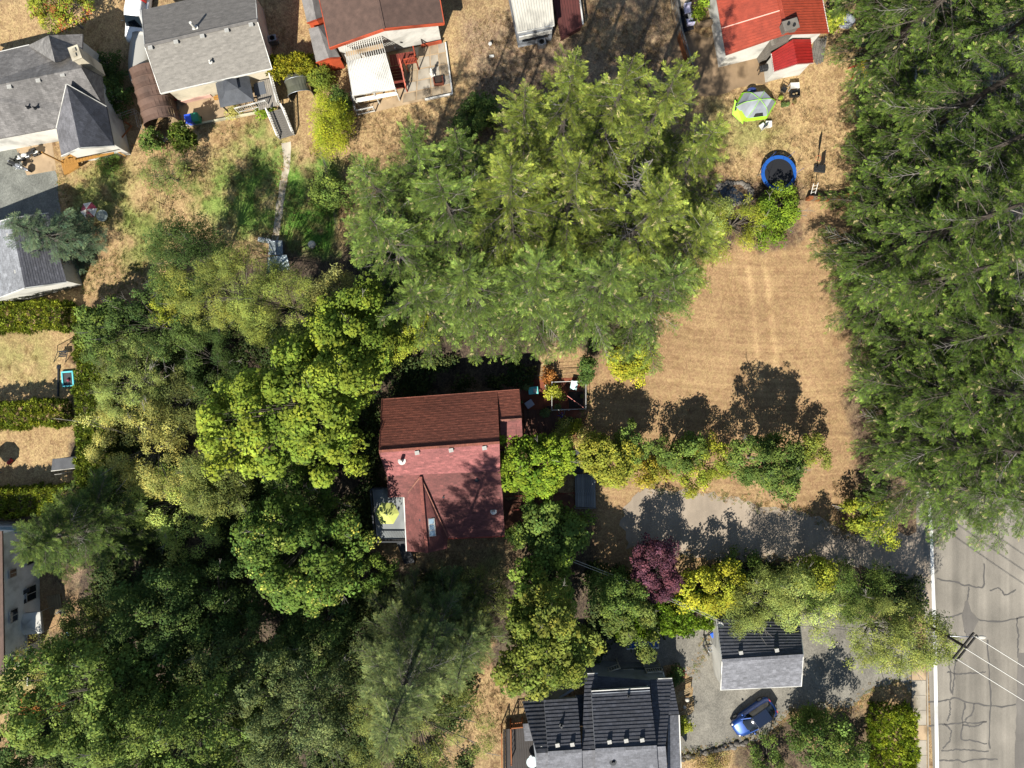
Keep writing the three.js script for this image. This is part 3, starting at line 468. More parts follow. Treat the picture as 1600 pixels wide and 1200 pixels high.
function stairs(t, a, b, w, n, m, rails) { // flight from a (top) to b (bottom); each tread its own board
  const d = b.clone().sub(a), s = V(-d.z, 0, d.x).normalize().multiplyScalar(w / 2);
  for (let i = 0; i < n; i++) { const p = lerp(a, b, (i + .5) / n); mesh('tread', [beam(p.clone().sub(s), p.clone().add(s), Math.max(.2, V(d.x, 0, d.z).length() / n * .86), .045)], m, t); }
  for (const sg of [-1, 1]) { const q = s.clone().multiplyScalar(sg).add(V(0, -.14, 0)); mesh('stringer', [beam(a.clone().add(q), b.clone().add(q), .06, .24)], m, t); }
  if (rails) for (const sg of [-1, 1]) { const q = s.clone().multiplyScalar(sg * 1.06); railing(t, [a.clone().add(q), b.clone().add(q)], .9, rails, .2); }
}
function planks(t, q, n, m, thick = .05, name = 'plank', mats) { // boards side by side from edge a-d to edge b-c
  const [a, b, c, d] = q[0].isVector3 ? q : P3(q), r = rng(n * 7 + Math.round(a.x * 3));
  for (let i = 0; i < n; i++) { const u0 = (i + .04) / n, u1 = (i + .96) / n, y = (r() - .5) * .008, T = [lerp(a, b, u0), lerp(a, b, u1), lerp(d, c, u1), lerp(d, c, u0)].map(v => v.setY(v.y + y)); mesh(name, [hexa(T, T.map(v => V(v.x, v.y - thick, v.z)))], mats ? mats[Math.floor(r() * mats.length)] : m, t); }
}
{ // grey roofed house in the north-west corner
  const t = thingW('house', 'grey shingled house with golden timber porch in the north west corner', 'house', P(80, 150));
  mesh('wall', walls([[-70, 222, 3.4], [88, 199, 3.4], [96, 240, 3.3], [176, 226, 3.3], [160, 154, 3.4], [156, 122, 3.4], [128, 86, 3.6], [128, 55, 4.1], [76, 57, 4.4], [46, 72, 3.6], [-70, 98, 3.4]], .28), M.white, t);
  mesh('roof', [facet([[-70, 146, 6.3], [127, 106, 6.3], [127, 80, 4.4], [46, 70, 3.7], [-70, 97, 3.5]])], M.shingleGrey, t);
  mesh('roof', [facet([[-70, 146, 6.3], [127, 106, 6.3], [163, 168, 3.7], [163, 186, 3.5], [-70, 229, 3.4]])], std('#777472', shingleMap), t);
  roofPart(t, [[76, 55, 6], [86, 97, 6.5], [44, 71, 3.75]], std('#8d8a86', shingleMap));
  roofPart(t, [[76, 55, 6], [129, 53, 4.2], [128, 79, 4.2], [93, 96, 6.1], [86, 97, 6.5]], M.shingleGrey);
  roofPart(t, [[127, 106, 6], [129, 84, 4.6], [159, 120, 3.6], [162, 154, 3.4], [163, 168, 3.5]], M.shingleGrey);
  roofPart(t, [[104, 131, 6.1], [125, 231, 5.2], [96, 244, 3.5], [88, 200, 3.6]], std('#77767a', shingleMap));
  mesh('roof', [facet([[104, 131, 6.1], [166, 166, 3.7], [178, 228, 3.5], [125, 231, 5.2]])], M.shingleDark, t);
  trim(t, [[96, 244, 3.52], [125, 231, 5.22], [178, 228, 3.52]], .06, .18, M.white); trim(t, [[-70, 97, 3.5], [46, 70, 3.7]], .06, .16, M.white); trim(t, [[104, 131, 6.16], [88, 200, 3.66]], .05, .08, M.white); trim(t, [[104, 131, 6.16], [166, 166, 3.76]], .05, .08, M.white);
  const c = P(123, 87, 6.2); mesh('chimney', [bx(.7, 3.2, 1.0, c.x, 3.4, c.z, .35), bx(.8, .1, 1.1, c.x, 6.6, c.z, .35), bx(.25, .12, .25, c.x - .02, 6.7, c.z - .2, .35), bx(.25, .12, .25, c.x + .02, 6.7, c.z + .22, .35)], M.cream, t);
  vents(t, [[16, 136, 6.05], [61, 126, 6.05], [99, 117, 6.05]], .3); pipe(t, 44, 168, 5, .4, .06, M.darkMetal); pipe(t, 55, 169, 5, .4, .06, M.darkMetal); pipe(t, 115, 154, 5.2, .35, .12, M.black);
  const w0 = P(4, 225, 0), w1 = P(62, 214, 0); mesh('garage_door', [beam(V(w0.x + .9, 1.25, w0.z - .72), V(w1.x + .9, 1.25, w1.z - .72), .08, 2.3)], M.white, t);
}
{ // golden timber porch and steps
  const t = thingW('porch_deck', 'golden timber porch steps at the gable end of the north west house', 'deck', P(140, 240));
  planks(t, [[99, 250, 1.1], [176, 230, 1.1], [178, 238, 1.1], [100, 258, 1.1]], 16, M.golden, .05);
  stairs(t, P(120, 248, 1.1), P(98, 262, .1), 1.2, 6, M.golden);
  for (const a of [[102, 256], [130, 249], [155, 243], [177, 238]]) { const p = P(...a); mesh('post', [bar(V(p.x, 0, p.z), V(p.x, 3.1, p.z), .07, .07, 6)], M.golden, t); }
  mesh('hand_rail', [beam(P(102, 258, 2), P(178, 239, 2), .09, .07), beam(P(176, 232, 1.2), P(196, 244, .6), .1, .08)], M.golden, t);
}
{ // grey gable roofed house
  const t = thingW('house', 'long house with speckled grey gable roof, vents along its ridge and cream back wall', 'house', P(325, 70));
  const N1 = [221, 16, 3.1], N2 = [398, -24, 3.1], R1 = [226, 72, 5.2], R2 = [402, 32, 5.2], S1 = [251, 146, 3.1], S2 = [425, 107, 3.1];
  mesh('wall', walls([N1, N2, R2, S2, S1, R1], .42), M.cream, t);
  mesh('roof', courses([R1, R2, N2, N1], 26, .012), std('#8c8781', graniteMap), t); mesh('roof', courses([R1, R2, S2, S1], 26, .012), std('#9c978f', graniteMap), t);
  mesh('ridge_cap', [beam(P(...R1).add(V(0, .02, 0)), P(...R2).add(V(0, .02, 0)), .26, .06)], std('#8f8a84', graniteMap), t);
  trim(t, [S1, S2], .1, .14, M.white, 'gutter'); trim(t, [S1, R1, N1], .05, .16, M.white); trim(t, [S2, R2, N2], .05, .16, M.white);
  vents(t, [[236, 75, 5.15], [276, 66, 5.15], [317, 57, 5.15], [355, 48, 5.15], [393, 39, 5.15]], .3); pipe(t, 305, 44, 4.9, 1.0, .11); pipe(t, 329, 97, 4.2, .4, .07);
  const a = P(345, 128, 0), b = P(362, 124, 0); windowOn(t, V(a.x + 1.05, 0, a.z + 1.2), V(b.x + 1.05, 0, b.z + 1.2), 1.3, 2.3);
}
{ // house with brown roof and orange trim
  const t = thingW('house', 'white house with brown low gable roof and orange red trim', 'house', P(600, 20));
  const L0 = [486, -60, 3.6], L1 = [515, 75, 3.6], R0 = [574, -80, 5.1], R1 = [600, 45, 5.1], E0 = [672, -90, 3.6], E1 = [694, 36, 3.6];
  mesh('wall', walls([L0, L1, R1, E1, E0, R0], .5), M.white, t);
  roofPart(t, [R0, R1, L1, L0], M.brownRoof); roofPart(t, [R0, R1, E1, E0], M.brownRoof);
  trim(t, [L0, L1, R1, E1, E0], .07, .34, M.orange); mesh('ridge_cap', [beam(P(...R0).add(V(0, .02, 0)), P(...R1).add(V(0, .02, 0)), .2, .05)], M.brownRoof, t);
  for (const [x0, y0, x1, y1, h0, h1] of [[632, 64, 650, 61, 1.9, 2.9], [652, 60.5, 672, 57.5, 1.9, 2.9]]) { const k = 1.0; windowOn(t, V(P(x0, y0).x * k, 0, -30.72 + (x0 - 632) * -.0085 + .02), V(P(x1, y1).x * k, 0, -30.72 + (x1 - 632) * -.0085 + .02), h0, h1, M.darkMetal); }
  const u = P(618, 66, 2); mesh('wall_lamp', [ball(.11, u.x, 2.2, u.z + .55)], M.darkMetal, t);
  mesh('foot_board', [beam(P(658, 72, .35), P(690, 65, .35), .06, .5)], M.orange, t);
}
for (const [lab, q, ridge] of [['upper grey roofed lean-to with orange gable beside the brown roofed house', [[462, -40], [500, -44], [509, 26], [480, 36]], [[480, -42, 2.9], [494, 31, 2.9]]], ['lower grey roofed lean-to with orange door beside the brown roofed house', [[482, 45], [506, 38], [532, 90], [494, 98]], [[497, 41, 2.7], [514, 91, 2.7]]]]) {
  const t = thingW('lean_to_shed', lab, 'shed', P(q[0][0] + 20, (q[0][1] + q[2][1]) / 2)), h = 2.2, A = q.map(a => [a[0], a[1], h]);
  mesh('wall', walls([A[0], ridge[0], A[1], A[2], ridge[1], A[3]], .12), M.orange, t);
  roofPart(t, [ridge[0], ridge[1], A[3], A[0]], M.annex); roofPart(t, [ridge[0], ridge[1], A[2], A[1]], M.annex); trim(t, [A[3], ridge[1], A[2]], .06, .16, M.orange);
  if (q[0][1] > 0) { mesh('door', [beam(P(514, 103, .95), P(525, 101, .95), .05, 1.7)], M.orangeDark, t); mesh('window', [beam(P(502, 105.6, 1.2), P(508, 104.4, 1.2), .05, .4)], M.glass, t); }
}
{ // white corrugated patio cover with open rafters
  const t = thingW('patio_cover', 'white corrugated patio cover on posts behind the orange trimmed house', 'canopy', P(580, 110));
  const q = [[538, 71, 3.0], [595, 57, 3.0], [617, 137, 2.6], [551, 148, 2.6]], v = P3(q), g = lerp(v[0], v[3], .32), g2 = lerp(v[1], v[2], .32), u = lerp(v[0], v[3], .13), u2 = lerp(v[1], v[2], .13);
  mesh('roof_sheet', [hexa([g, g2, v[2], v[3]], [g, g2, v[2], v[3]].map(p => V(p.x, p.y - .03, p.z))), ...ribs([g, g2, v[2], v[3]], 24, .06, .045)], M.white, t);
  mesh('roof_sheet', [hexa([u, u2, lerp(v[1], v[2], .22), lerp(v[0], v[3], .22)], [u, u2, lerp(v[1], v[2], .22), lerp(v[0], v[3], .22)].map(p => V(p.x, p.y - .03, p.z)))], M.concreteWarm, t);
  for (let i = 0; i <= 17; i++) { const a = lerp(v[0], v[1], i / 17), b = lerp(g, g2, i / 17); mesh('rafter', [beam(a.setY(a.y - .06), b.setY(b.y - .06), .055, .12)], M.white, t); }
  for (const p of [v[2], v[3], lerp(v[2], v[3], .5), g, g2]) mesh('post', [bar(V(p.x, 0, p.z), V(p.x, p.y - .05, p.z), .07, .07, 6)], M.white, t);
  const e = [[553, 154, 2.1], [619, 143, 2.1], [622, 148, 1.9], [556, 160, 1.9]]; mesh('fascia_panel', [facet(e, .1)], M.white, t); mesh('beam', [beam(P(551, 149, 2.5), P(618, 138, 2.5), .12, .2), beam(P(584, 143, 2.5), P(586, 150, 2.1), .14, .1), beam(P(551, 149, 2.5), P(554, 157, 2.1), .14, .1)], M.white, t);
  railing(t, [P(552, 152, .1), P(559, 180, .1), P(586, 174, .1)], 1.0, M.white, .5);
}
{ // orange red stairs and landing
  const t = thingW('wooden_stairs', 'red painted landing and stairs beside the white patio cover', 'stairs', P(625, 110));
  planks(t, [[608, 86, 1.5], [645, 80, 1.5], [648, 96, 1.5], [611, 103, 1.5]], 9, M.redwood, .05); stairs(t, P(616, 103, 1.5), P(624, 139, .1), 1.15, 8, M.redwood);
  planks(t, [[632, 85, 1.5], [648, 82, 1.5], [651, 98, 1.5], [634, 101, 1.5]].map(a => [a[0], a[1], 1.53]), 4, M.orangeDark, .04);
  railing(t, [P(627, 100, 1.5), P(636, 142, .2)], .95, M.orange, .3, 0); railing(t, [P(634, 101, 1.5), P(651, 97, 1.5), P(648, 81, 1.5)], .95, M.orange, .22, 0);
}
{ // slab patio with low wall
  const t = thingW('slab_patio', 'tan concrete slab patio with a low white edge beside the red stairs', 'patio', P(665, 120)), o = P3([[640, 75], [694, 66], [707, 146], [628, 162]]);
  mesh('base', [sheet([[620, 78], [694, 66], [707, 146], [560, 181], [555, 168], [622, 150]], Y1, 0)], M.concreteWarm, t);
  const r = rng(5), xs = [0, .28, .58, .8, 1], ys = [0, .2, .42, .63, .82, 1];
  for (let i = 0; i < 4; i++) for (let j = 0; j < 5; j++) { const f = (u, v) => lerp(lerp(o[0], o[1], u), lerp(o[3], o[2], u), v), e = .012, T = [f(xs[i] + e, ys[j] + e), f(xs[i + 1] - e, ys[j] + e), f(xs[i + 1] - e, ys[j + 1] - e), f(xs[i] + e, ys[j + 1] - e)].map(p => p.setY(.03 + r() * .012)); mesh('paving_slab', [hexa(T, T.map(p => V(p.x, 0, p.z)))], r() < .5 ? M.slabGrey : std('#ab9b84', concreteMap), t); }
  mesh('edge_wall', [beam(P(707, 147, .12), P(696, 67, .12), .12, .28), beam(P(707, 147, .12), P(664, 156, .12), .12, .28)], M.white, t);
}
{ // white metal shed with window front
  const t = thingW('metal_shed', 'white shed with ribbed metal roof at the north edge', 'shed', P(830, 10));
  const q = [[790, -45, 3.0], [858, -48, 3.0], [866, 40, 2.8], [809, 52, 2.8]]; mesh('wall', walls(q, .1), M.greyWall, t); mesh('roof', [facet(q, .05), ...ribs(q.slice(0), 15, .07, .05)], M.grime, t);
  mesh('front_band', [beam(P(811, 60, 1.9), P(862, 49, 1.9), .1, .5)], M.white, t); mesh('window', [beam(P(816, 64, 1.45), P(856, 56, 1.45), .06, .3)], M.glass, t); mesh('bargeboard', [beam(P(809, 52, 2.82), P(866, 40, 2.82), .06, .14)], M.white, t);
}
{ const t = thing('heat_pump', 'grey heat pump unit in front of the white metal shed', 'heat pump', P(846, 72), .2); mesh('cabinet', [rbx(.7, .75, .55, .03, 0, .06, 0), bx(.6, .06, .4, 0, 0, 0)], M.metal, t); mesh('fan_grille', [torus(.2, .015, 0, .82, 0), torus(.12, .012, 0, .82, 0), cyl(.21, .21, .02, 0, .79, 0)], M.black, t);
  const c = copyOf(t, P(430, 66), .2, 'grey heat pump unit between the grey roofed house and lean-to shed'); }
{ const t = thingW('deck', 'dark red deck with white rail beside the white metal shed', 'deck', P(885, 25)); planks(t, [[856, -45, .8], [902, -48, .8], [911, 40, .8], [876, 60, .8]], 10, M.redwood, .06, 'plank', [std('#5c2a26', woodMap), std('#64302b', woodMap)]); mesh('skirt', [beam(P(876, 61, .4), P(907, 44, .4), .06, .76)], std('#5c2a26', woodMap), t); mesh('rail', [beam(P(901, -40, 1.5), P(911, 38, 1.5), .12, .08), beam(P(901, -40, 1.1), P(911, 38, 1.1), .05, .06), bar(P(911, 38, 0), P(911, 38, 1.5), .05), bar(P(906, 5, 0), P(906, 5, 1.5), .05)], M.white, t); }
{ // red metal roofed house
  const t = thingW('house', 'white house with orange red ribbed metal roof in the north', 'house', P(1200, 20));
  const W0 = [1108, -70, 3.1], W1 = [1134, 86, 3.1], R0 = [1202, -70, 4.9], R1 = [1229, 53, 4.9], E0 = [1272, -72, 3.3], E1 = [1295, 51, 3.3];
  mesh('wall', walls([W0, W1, R1, E1, E0, R0], .35), M.white, t);
  mesh('roof', [facet([R0, R1, W1, W0], .06), ...ribs([R0, R1, W1, W0], 30, .06, .035)], M.redRoof, t); mesh('roof', [facet([R0, R1, E1, E0], .06), ...ribs([R0, R1, E1, E0], 30, .06, .035)], M.redRoof, t);
  mesh('ridge_cap', [beam(P(...R0).add(V(0, .04, 0)), P(...R1).add(V(0, .04, 0)), .3, .05)], M.redRoof, t); trim(t, [W1, R1, E1], .05, .12, M.redRoof); trim(t, [E0, E1], .05, .14, M.white);
  const s = lerp(P(...W0), P(...W1), .735), s2 = lerp(P(...R0), P(...R1), .7); mesh('seam', [beam(s.setY(s.y + .05), s2.setY(s2.y + .05), .07, .04)], std('#d0a090', null), t);
  const c = P(1186, 88); mesh('chimney', [bx(1.5, 3.2, .7, c.x + .55, 0, c.z + .05, .3), bx(1.15, 5.4, .7, c.x + .62, 0, c.z + .0, .3), bx(1.25, .12, .82, c.x + .62, 5.4, c.z, .3)], M.stone, t); for (const [x, z] of [[.4, 0], [.85, .1]]) mesh('flue', [cyl(.11, .11, .2, c.x + x, 5.5, c.z + z, 8)], M.black, t);
  const a = P(1128, 64), b = P(1124, 50); windowOn(t, V(a.x + .36, 0, a.z - .2), V(b.x + .36, 0, b.z - .2), 1.1, 2.0);
}
{ const t = thingW('porch', 'small bright red gabled porch on the red roofed house', 'porch', P(1235, 85));
  const W0 = [1205, 84, 2.4], W1 = [1209, 112, 2.4], R0 = [1239, 62, 3.1], R1 = [1246, 100, 3.1], E0 = [1267, 62, 2.5], E1 = [1271, 98, 2.5];
  mesh('wall', walls([W1, R1, E1, E0, R0, W0], .14), M.white, t); mesh('roof', [facet([R0, R1, W1, W0], .05), ...ribs([R0, R1, W1, W0], 8, .06, .04)], M.redBright, t); mesh('roof', [facet([R0, R1, E1, E0], .05), ...ribs([R0, R1, E1, E0], 8, .06, .04)], M.redBright, t); trim(t, [W1, R1, E1], .05, .14, M.white); trim(t, [W0, W1], .05, .12, M.white);
  const a = P(1228, 116), b = P(1246, 111); windowOn(t, V(a.x - .1, 0, a.z - .3), V(b.x - .1, 0, b.z - .3), 1.0, 1.9);
}
structure('concrete_yard', [sheet([[1108, 60], [1128, 40], [1140, 95], [1210, 85], [1222, 118], [1200, 128], [1118, 148], [1070, 152], [1050, 90], [1052, 40]], Y2, .25, 12)], std('#9c8468', concreteMap), 'tan concrete beside the red roofed house');
{ // fenced terrace on the west side of that house
  const t = thingW('timber_fence', 'weathered board fence along the west side of the red roofed house', 'fence', P(1060, 60)), r = rng(31), v = P3([[1040, -40], [1058, 60], [1076, 118]]);
  for (let s = 0; s < 2; s++) { const n = s ? 15 : 24; for (let i = 0; i < n; i++) { const a = lerp(v[s], v[s + 1], (i + .06) / n), b = lerp(v[s], v[s + 1], (i + .94) / n), h = 1.65 + r() * .08; mesh('board', [beam(a.setY(h / 2), b.setY(h / 2), .03, h)], s ? M.cedar : [M.greyWood, M.wood][i % 2], t); } mesh('rail', [beam(v[s].clone().setY(1.3), v[s + 1].clone().setY(1.3), .12, .08), beam(v[s].clone().setY(1.7), v[s + 1].clone().setY(1.7), .16, .04)], M.greyWood, t); }
}
{ const t = thingW('terrace', 'dark walled terrace beside the red roofed house', 'terrace', P(1072, 28)); mesh('mat', [sheet([[1050, 20], [1080, 14], [1084, 46], [1062, 53]], .06, 0, 1, .06)], std('#14161f', null), t); mesh('frame', [beam(P(1050, 18, .3), P(1078, 8, .3), .15, .4), beam(P(1080, -30, .4), P(1089, 40, .4), .12, .7), beam(P(1050, 20, .3), P(1062, 56, .3), .12, .5), beam(P(1062, 55, .1), P(1083, 50, .1), .1, .12), beam(P(1088, 40, .3), P(1122, 33, .3), .4, .5)], M.wood, t); mesh('roof_panel', [facet([[1046, -30, .5], [1076, -34, .5], [1078, 6, .5], [1050, 14, .5]], .1)], M.concrete, t); }
function lounge(label, p, turn) { const t = thing('lounge_chair', label, 'chair', p, turn, 'lounge chairs on the dark mat'); mesh('seat', [rbx(.62, .12, .6, .04, 0, .32, 0)], std('#a8a6bd', null), t); mesh('backrest', [rbx(.62, .55, .12, .04, 0, .4, -.3)], std('#a8a6bd', null), t); mesh('frame', [bx(.06, .55, .6, -.34, 0, 0), bx(.06, .55, .6, .34, 0, 0)], M.greyWood, t); return t; }
lounge('lavender grey lounge chair north of the white side table', P(1072, 19), .2); lounge('lavender grey lounge chair south of the white side table', P(1076, 38), 3.3);
{ const t = thing('side_table', 'small white side table between two lounge chairs', 'table', P(1077, 29), .2); mesh('table_top', [rbx(.42, .04, .42, .015, 0, .42, 0)], M.white, t); for (const [x, z] of [[-1, -1], [1, -1], [1, 1], [-1, 1]]) mesh('leg', [bx(.04, .42, .04, x * .17, 0, z * .17)], M.white, t); }
{ // main red roofed house
  const t = thingW('house', 'large house with brown north roof and red south roof beside the garden court', 'house', P(700, 730));
  const NW = [597, 624, 3.5], NE = [811, 608.5, 3.5], AE = [815, 654.5, 5.1], AW = [781, 657, 5.1], RE = [780.5, 691.5, 6.6], RW = [592.5, 705.3, 6.6];
  mesh('wall', walls([[597, 624, 3.5], [811, 609, 3.5], [815, 655, 5.0], [817, 697, 3.6], [783, 700, 3.6], [789, 838, 3.0], [700, 842, 3.1], [698, 856, 3.1], [667, 862, 3.9], [636, 860, 3.2], [632, 780, 3.6], [608, 776, 3.7], [604, 744, 4.7], [593, 705, 6.4]], .3), M.mainRed, t);
  mesh('gable_wall', [hexa(P3([[780, 658, 5.0], [780, 692, 6.5], [781, 735, 4.8], [783, 700, 3.4]]).map(v => V(v.x - .12, v.y, v.z)), P3([[780, 658, 5.0], [780, 692, 6.5], [781, 735, 4.8], [783, 700, 3.4]]).map(v => V(v.x - .3, v.y - .05, v.z)))], M.mainRed, t);
  const NA = lerp(P(...NE), P(...NW), .155).toArray();
  mesh('roof', courses([P(...RE), P(...RW), P(...NW), lerp(P(...NE), P(...NW), .158)], 42, .018), M.mainBrown, t);
  mesh('roof', courses([P(...AE), P(...AW), lerp(P(...NE), P(...NW), .158), P(...NE)], 21, .018), M.mainBrown, t);
  mesh('roof', courses([AW, AE, [817.5, 699, 3.5], [783, 701, 3.5]], 12, .012), M.mainRed, t);
  mesh('roof', courses([RW, RE, [781.5, 736, 4.85], [605, 744, 4.85]], 14, .012), std('#9c5d5a', shingleMap), t);
  mesh('roof', courses([[605, 744, 4.87], [781.5, 736, 4.87], [785, 772, 4.15], [607, 777, 4.15]], 10, .012), M.mainRed, t);
  mesh('roof', courses([[631, 776, 4.16], [785, 772, 4.16], [789, 838, 2.95], [690, 842, 2.95]], 18, .012), M.mainRed, t);
  roofPart(t, [[657, 745, 5.0], [667, 864, 4.6], [635, 861, 3.4], [631, 777, 3.95]], M.mainRed); roofPart(t, [[657, 745, 5.0], [667, 864, 4.6], [699, 857, 3.3], [699, 838, 3.1]], M.mainRed);
  mesh('ridge_cap', [beam(P(...RW).add(V(0, .03, 0)), P(...RE).add(V(0, .03, 0)), .2, .05)], M.mainBrown, t);
  mesh('ridge_cap', [beam(P(657, 745, 5.04), P(667, 864, 4.64), .24, .05)], std('#8f4f44', shingleMap), t); mesh('valley', [beam(P(657, 745, 5.03), P(632, 777, 4.05), .1, .04), beam(P(657, 745, 5.03), P(699, 838, 3.2), .07, .04)], std('#a06a58', shingleMap), t);
  trim(t, [[592.5, 705.3, 6.6], [597, 624, 3.5], [811, 608.5, 3.5], [815, 654.5, 5.1]], .06, .18, M.mainBrown); trim(t, [[592.5, 705.3, 6.6], [605, 744, 4.85], [607, 777, 4.15]], .06, .16, M.mainRed); trim(t, [[631, 777, 3.95], [635, 861, 3.4]], .08, .14, M.white, 'gutter'); trim(t, [[789, 838, 2.95], [690, 842, 2.95]], .1, .12, M.orangeDark, 'gutter'); trim(t, [[781, 657, 5.15], [815, 654.5, 5.15]], .14, .05, std('#a06a58', shingleMap), 'ridge_cap');
  vents(t, [[652, 707, 6.5], [705, 703, 6.5], [757, 699.5, 6.5]], .3); pipe(t, 628, 720, 5.95, 1.0, .14, M.white, 'flue'); pipe(t, 771, 799, 3.7, .75, .12, M.white, 'flue'); pipe(t, 745, 749, 4.6, .3, .1, M.darkMetal); pipe(t, 693, 776, 4.1, .3, .06, M.darkMetal); pipe(t, 657, 812, 4.35, .3, .1, M.darkMetal);
  const sk = P3([[669, 810, 4.42], [679, 809, 4.08], [681.5, 837, 4.02], [671, 838, 4.35]]).map(v => V(v.x, v.y + .12, v.z)), s = mesh('skylight', [hexa(sk, sk.map(v => V(v.x, v.y - .3, v.z)))], M.white, t);
  for (let i = 0; i < 3; i++) { const f = (u, v) => lerp(lerp(sk[0], sk[1], u), lerp(sk[3], sk[2], u), v).add(V(0, .02, 0)), q = [f(.14, (i + .1) / 3), f(.86, (i + .1) / 3), f(.86, (i + .9) / 3), f(.14, (i + .9) / 3)]; mesh('pane', [hexa(q, q.map(v => V(v.x, v.y - .05, v.z)))], new THREE.MeshStandardMaterial({ color: hex('#8fa6b5'), roughness: .15 }), s); }
}
{ const t = thingW('roof_deck', 'grey walled balcony deck on the west side of the red roofed house', 'deck', P(605, 800)); mesh('floor', [facet([[583, 763, 2.5], [630, 762, 2.5], [634, 842, 2.5], [590, 842, 2.5]], .15)], M.deckGrey, t); railing(t, [P(635, 843, 2.5), P(589, 843, 2.5), P(582, 762, 2.5), P(604, 761, 2.5)], .9, M.darkMetal, .14, 0); mesh('floor_edge', [beam(P(582, 762, 2.55), P(589, 843, 2.55), .08, .12)], M.white, t); stairs(t, P(628, 845, 2.4), P(640, 880, .1), .9, 9, M.darkMetal); }
{ const t = thing('patio_umbrella', 'yellow green hexagonal umbrella on the grey balcony deck', 'umbrella', P(612, 795, 2.5)), n = 6, R = .98, h = 2.1; const T = []; for (let i = 0; i < n; i++) { const a = i / n * 6.283, b = (i + 1) / n * 6.283; T.push(hexa([V(0, h + .35, 0), V(Math.cos(b) * R, h, Math.sin(b) * R), V(Math.cos(a) * R, h, Math.sin(a) * R)], [V(0, h + .32, 0), V(Math.cos(b) * R, h - .03, Math.sin(b) * R), V(Math.cos(a) * R, h - .03, Math.sin(a) * R)])); } T.forEach(g => mesh('panel', [g], M.yellowCloth, t)); mesh('pole', [cyl(.025, .025, h + .4, 0, 0, 0, 8), ball(.04, 0, h + .42, 0)], M.metal, t); mesh('base', [cyl(.22, .26, .1, 0, 0, 0, 16)], M.darkMetal, t); }
{ // house with dark shingle roof in the south
  const t = thingW('house', 'house with dark banded shingle roofs at the south edge', 'house', P(930, 1130)), D = M.shingleDark;
  mesh('wall', walls([[817, 1097, 4.2], [852, 1095, 4.2], [915, 1054, 4.0], [1050, 1061, 4.0], [1060, 1118, 3.9], [1044, 1240, 4], [838, 1250, 4]], .35), M.greyWall, t);
  for (const [q, n] of [[[[838, 1177, 7], [857, 1176, 7], [853, 1094, 4.5], [816, 1096, 4.5]], 13], [[[856, 1176, 7.25], [909, 1172.5, 7.25], [902, 1091, 5.2], [850, 1094, 5.2]], 14], [[[909, 1173, 6.95], [931, 1171, 6.95], [934, 1052, 4.1], [914, 1053, 4.1]], 19], [[[930, 1171.5, 7.4], [1026, 1166.5, 7.4], [1015, 1075, 5.2], [924, 1080, 5.2]], 16], [[[928, 1110, 5.2], [1018, 1106, 5.2], [1018, 1063, 4.08], [933, 1056, 4.08]], 7], [[[898, 1135, 5.6], [918, 1134, 5.6], [917, 1084, 4.3], [900, 1086, 4.3]], 7], [[[1024, 1167, 6.95], [1040, 1166, 6.95], [1050, 1061, 4.1], [1016, 1062, 4.1]], 18], [[[1036, 1117, 5.3], [1061, 1116, 5.0], [1050, 1060, 4.0], [1028, 1061, 4.0]], 11]]) mesh('roof', courses(q, n, .042), D, t);
  mesh('roof', courses([[838, 1177, 7], [1040, 1166, 7], [1046, 1250, 5], [838, 1260, 5]], 16, .02), M.shingleLight, t); mesh('roof', courses([[856, 1176.5, 7.25], [909, 1173, 7.25], [911, 1260, 5.4], [856, 1265, 5.4]], 16, .02), M.shingleLight, t); mesh('roof', courses([[930, 1172, 7.4], [1026, 1167, 7.4], [1032, 1255, 5.4], [931, 1262, 5.4]], 16, .02), M.shingleLight, t);
  roofPart(t, [[1044, 1118, 4.4], [1061, 1117, 3.7], [1066, 1250, 3.5], [1042, 1250, 4.6]], M.shingleLight);
  const chk = q => { const v = P3(q); return hexa([v[0], v[1], V(v[1].x, v[1].y - .7, v[1].z), V(v[0].x, v[0].y - .5, v[0].z)], [v[0], v[1], V(v[1].x, v[1].y - .7, v[1].z), V(v[0].x, v[0].y - .5, v[0].z)].map(p => V(p.x - .08, p.y, p.z))); };
  mesh('dormer_wall', [chk([[1025, 1167, 7.3], [1014.5, 1076, 5.1]]), chk([[908.5, 1172.5, 7.2], [901.5, 1092, 5.1]]), chk([[931.5, 1171.5, 7.3], [925.5, 1080, 5.1]]), chk([[857.5, 1176, 7.2], [851.5, 1095, 5.1]])], M.greyWall, t); mesh('dormer_front', [beam(P(924.5, 1081, 4.95), P(1014, 1076, 4.95), .08, .8), beam(P(851, 1095, 4.9), P(902, 1092, 4.9), .08, .7)], M.greyWall, t);
  trim(t, [[924, 1080, 5.22], [1015, 1075, 5.22]], .1, .1, M.white, 'gutter'); trim(t, [[914, 1053, 4.12], [934, 1052, 4.12]], .1, .1, M.white, 'gutter'); trim(t, [[1028, 1061, 4.1], [1050, 1060, 4.1]], .1, .1, M.white, 'gutter'); trim(t, [[1061, 1117, 3.75], [1066, 1250, 3.6]], .08, .12, M.white, 'gutter');
  mesh('ridge_cap', [beam(P(930, 1172, 7.45), P(1026, 1167, 7.45), .25, .05), beam(P(856, 1176.5, 7.3), P(909, 1173, 7.3), .25, .05)], M.shingleLight, t);
  vents(t, [[871, 1163, 7.0], [894, 1162, 7.0], [952, 1158, 7.15], [978, 1156, 7.15], [1003, 1155, 7.15]], .28); pipe(t, 877, 1134, 6.3, .4, .08, M.darkMetal); pipe(t, 982, 1088, 5.6, .4, .05, M.darkMetal); pipe(t, 958, 1191, 7.0, .35, .12, M.darkMetal); pipe(t, 846, 1171, 6.7, .2, .12, M.white);
  mesh('lower_roof', [facet([[817, 1131, 2.9], [836, 1130, 2.9], [838, 1157, 2.9], [820, 1158, 2.9]], .12)], M.shingleLight, t);
}
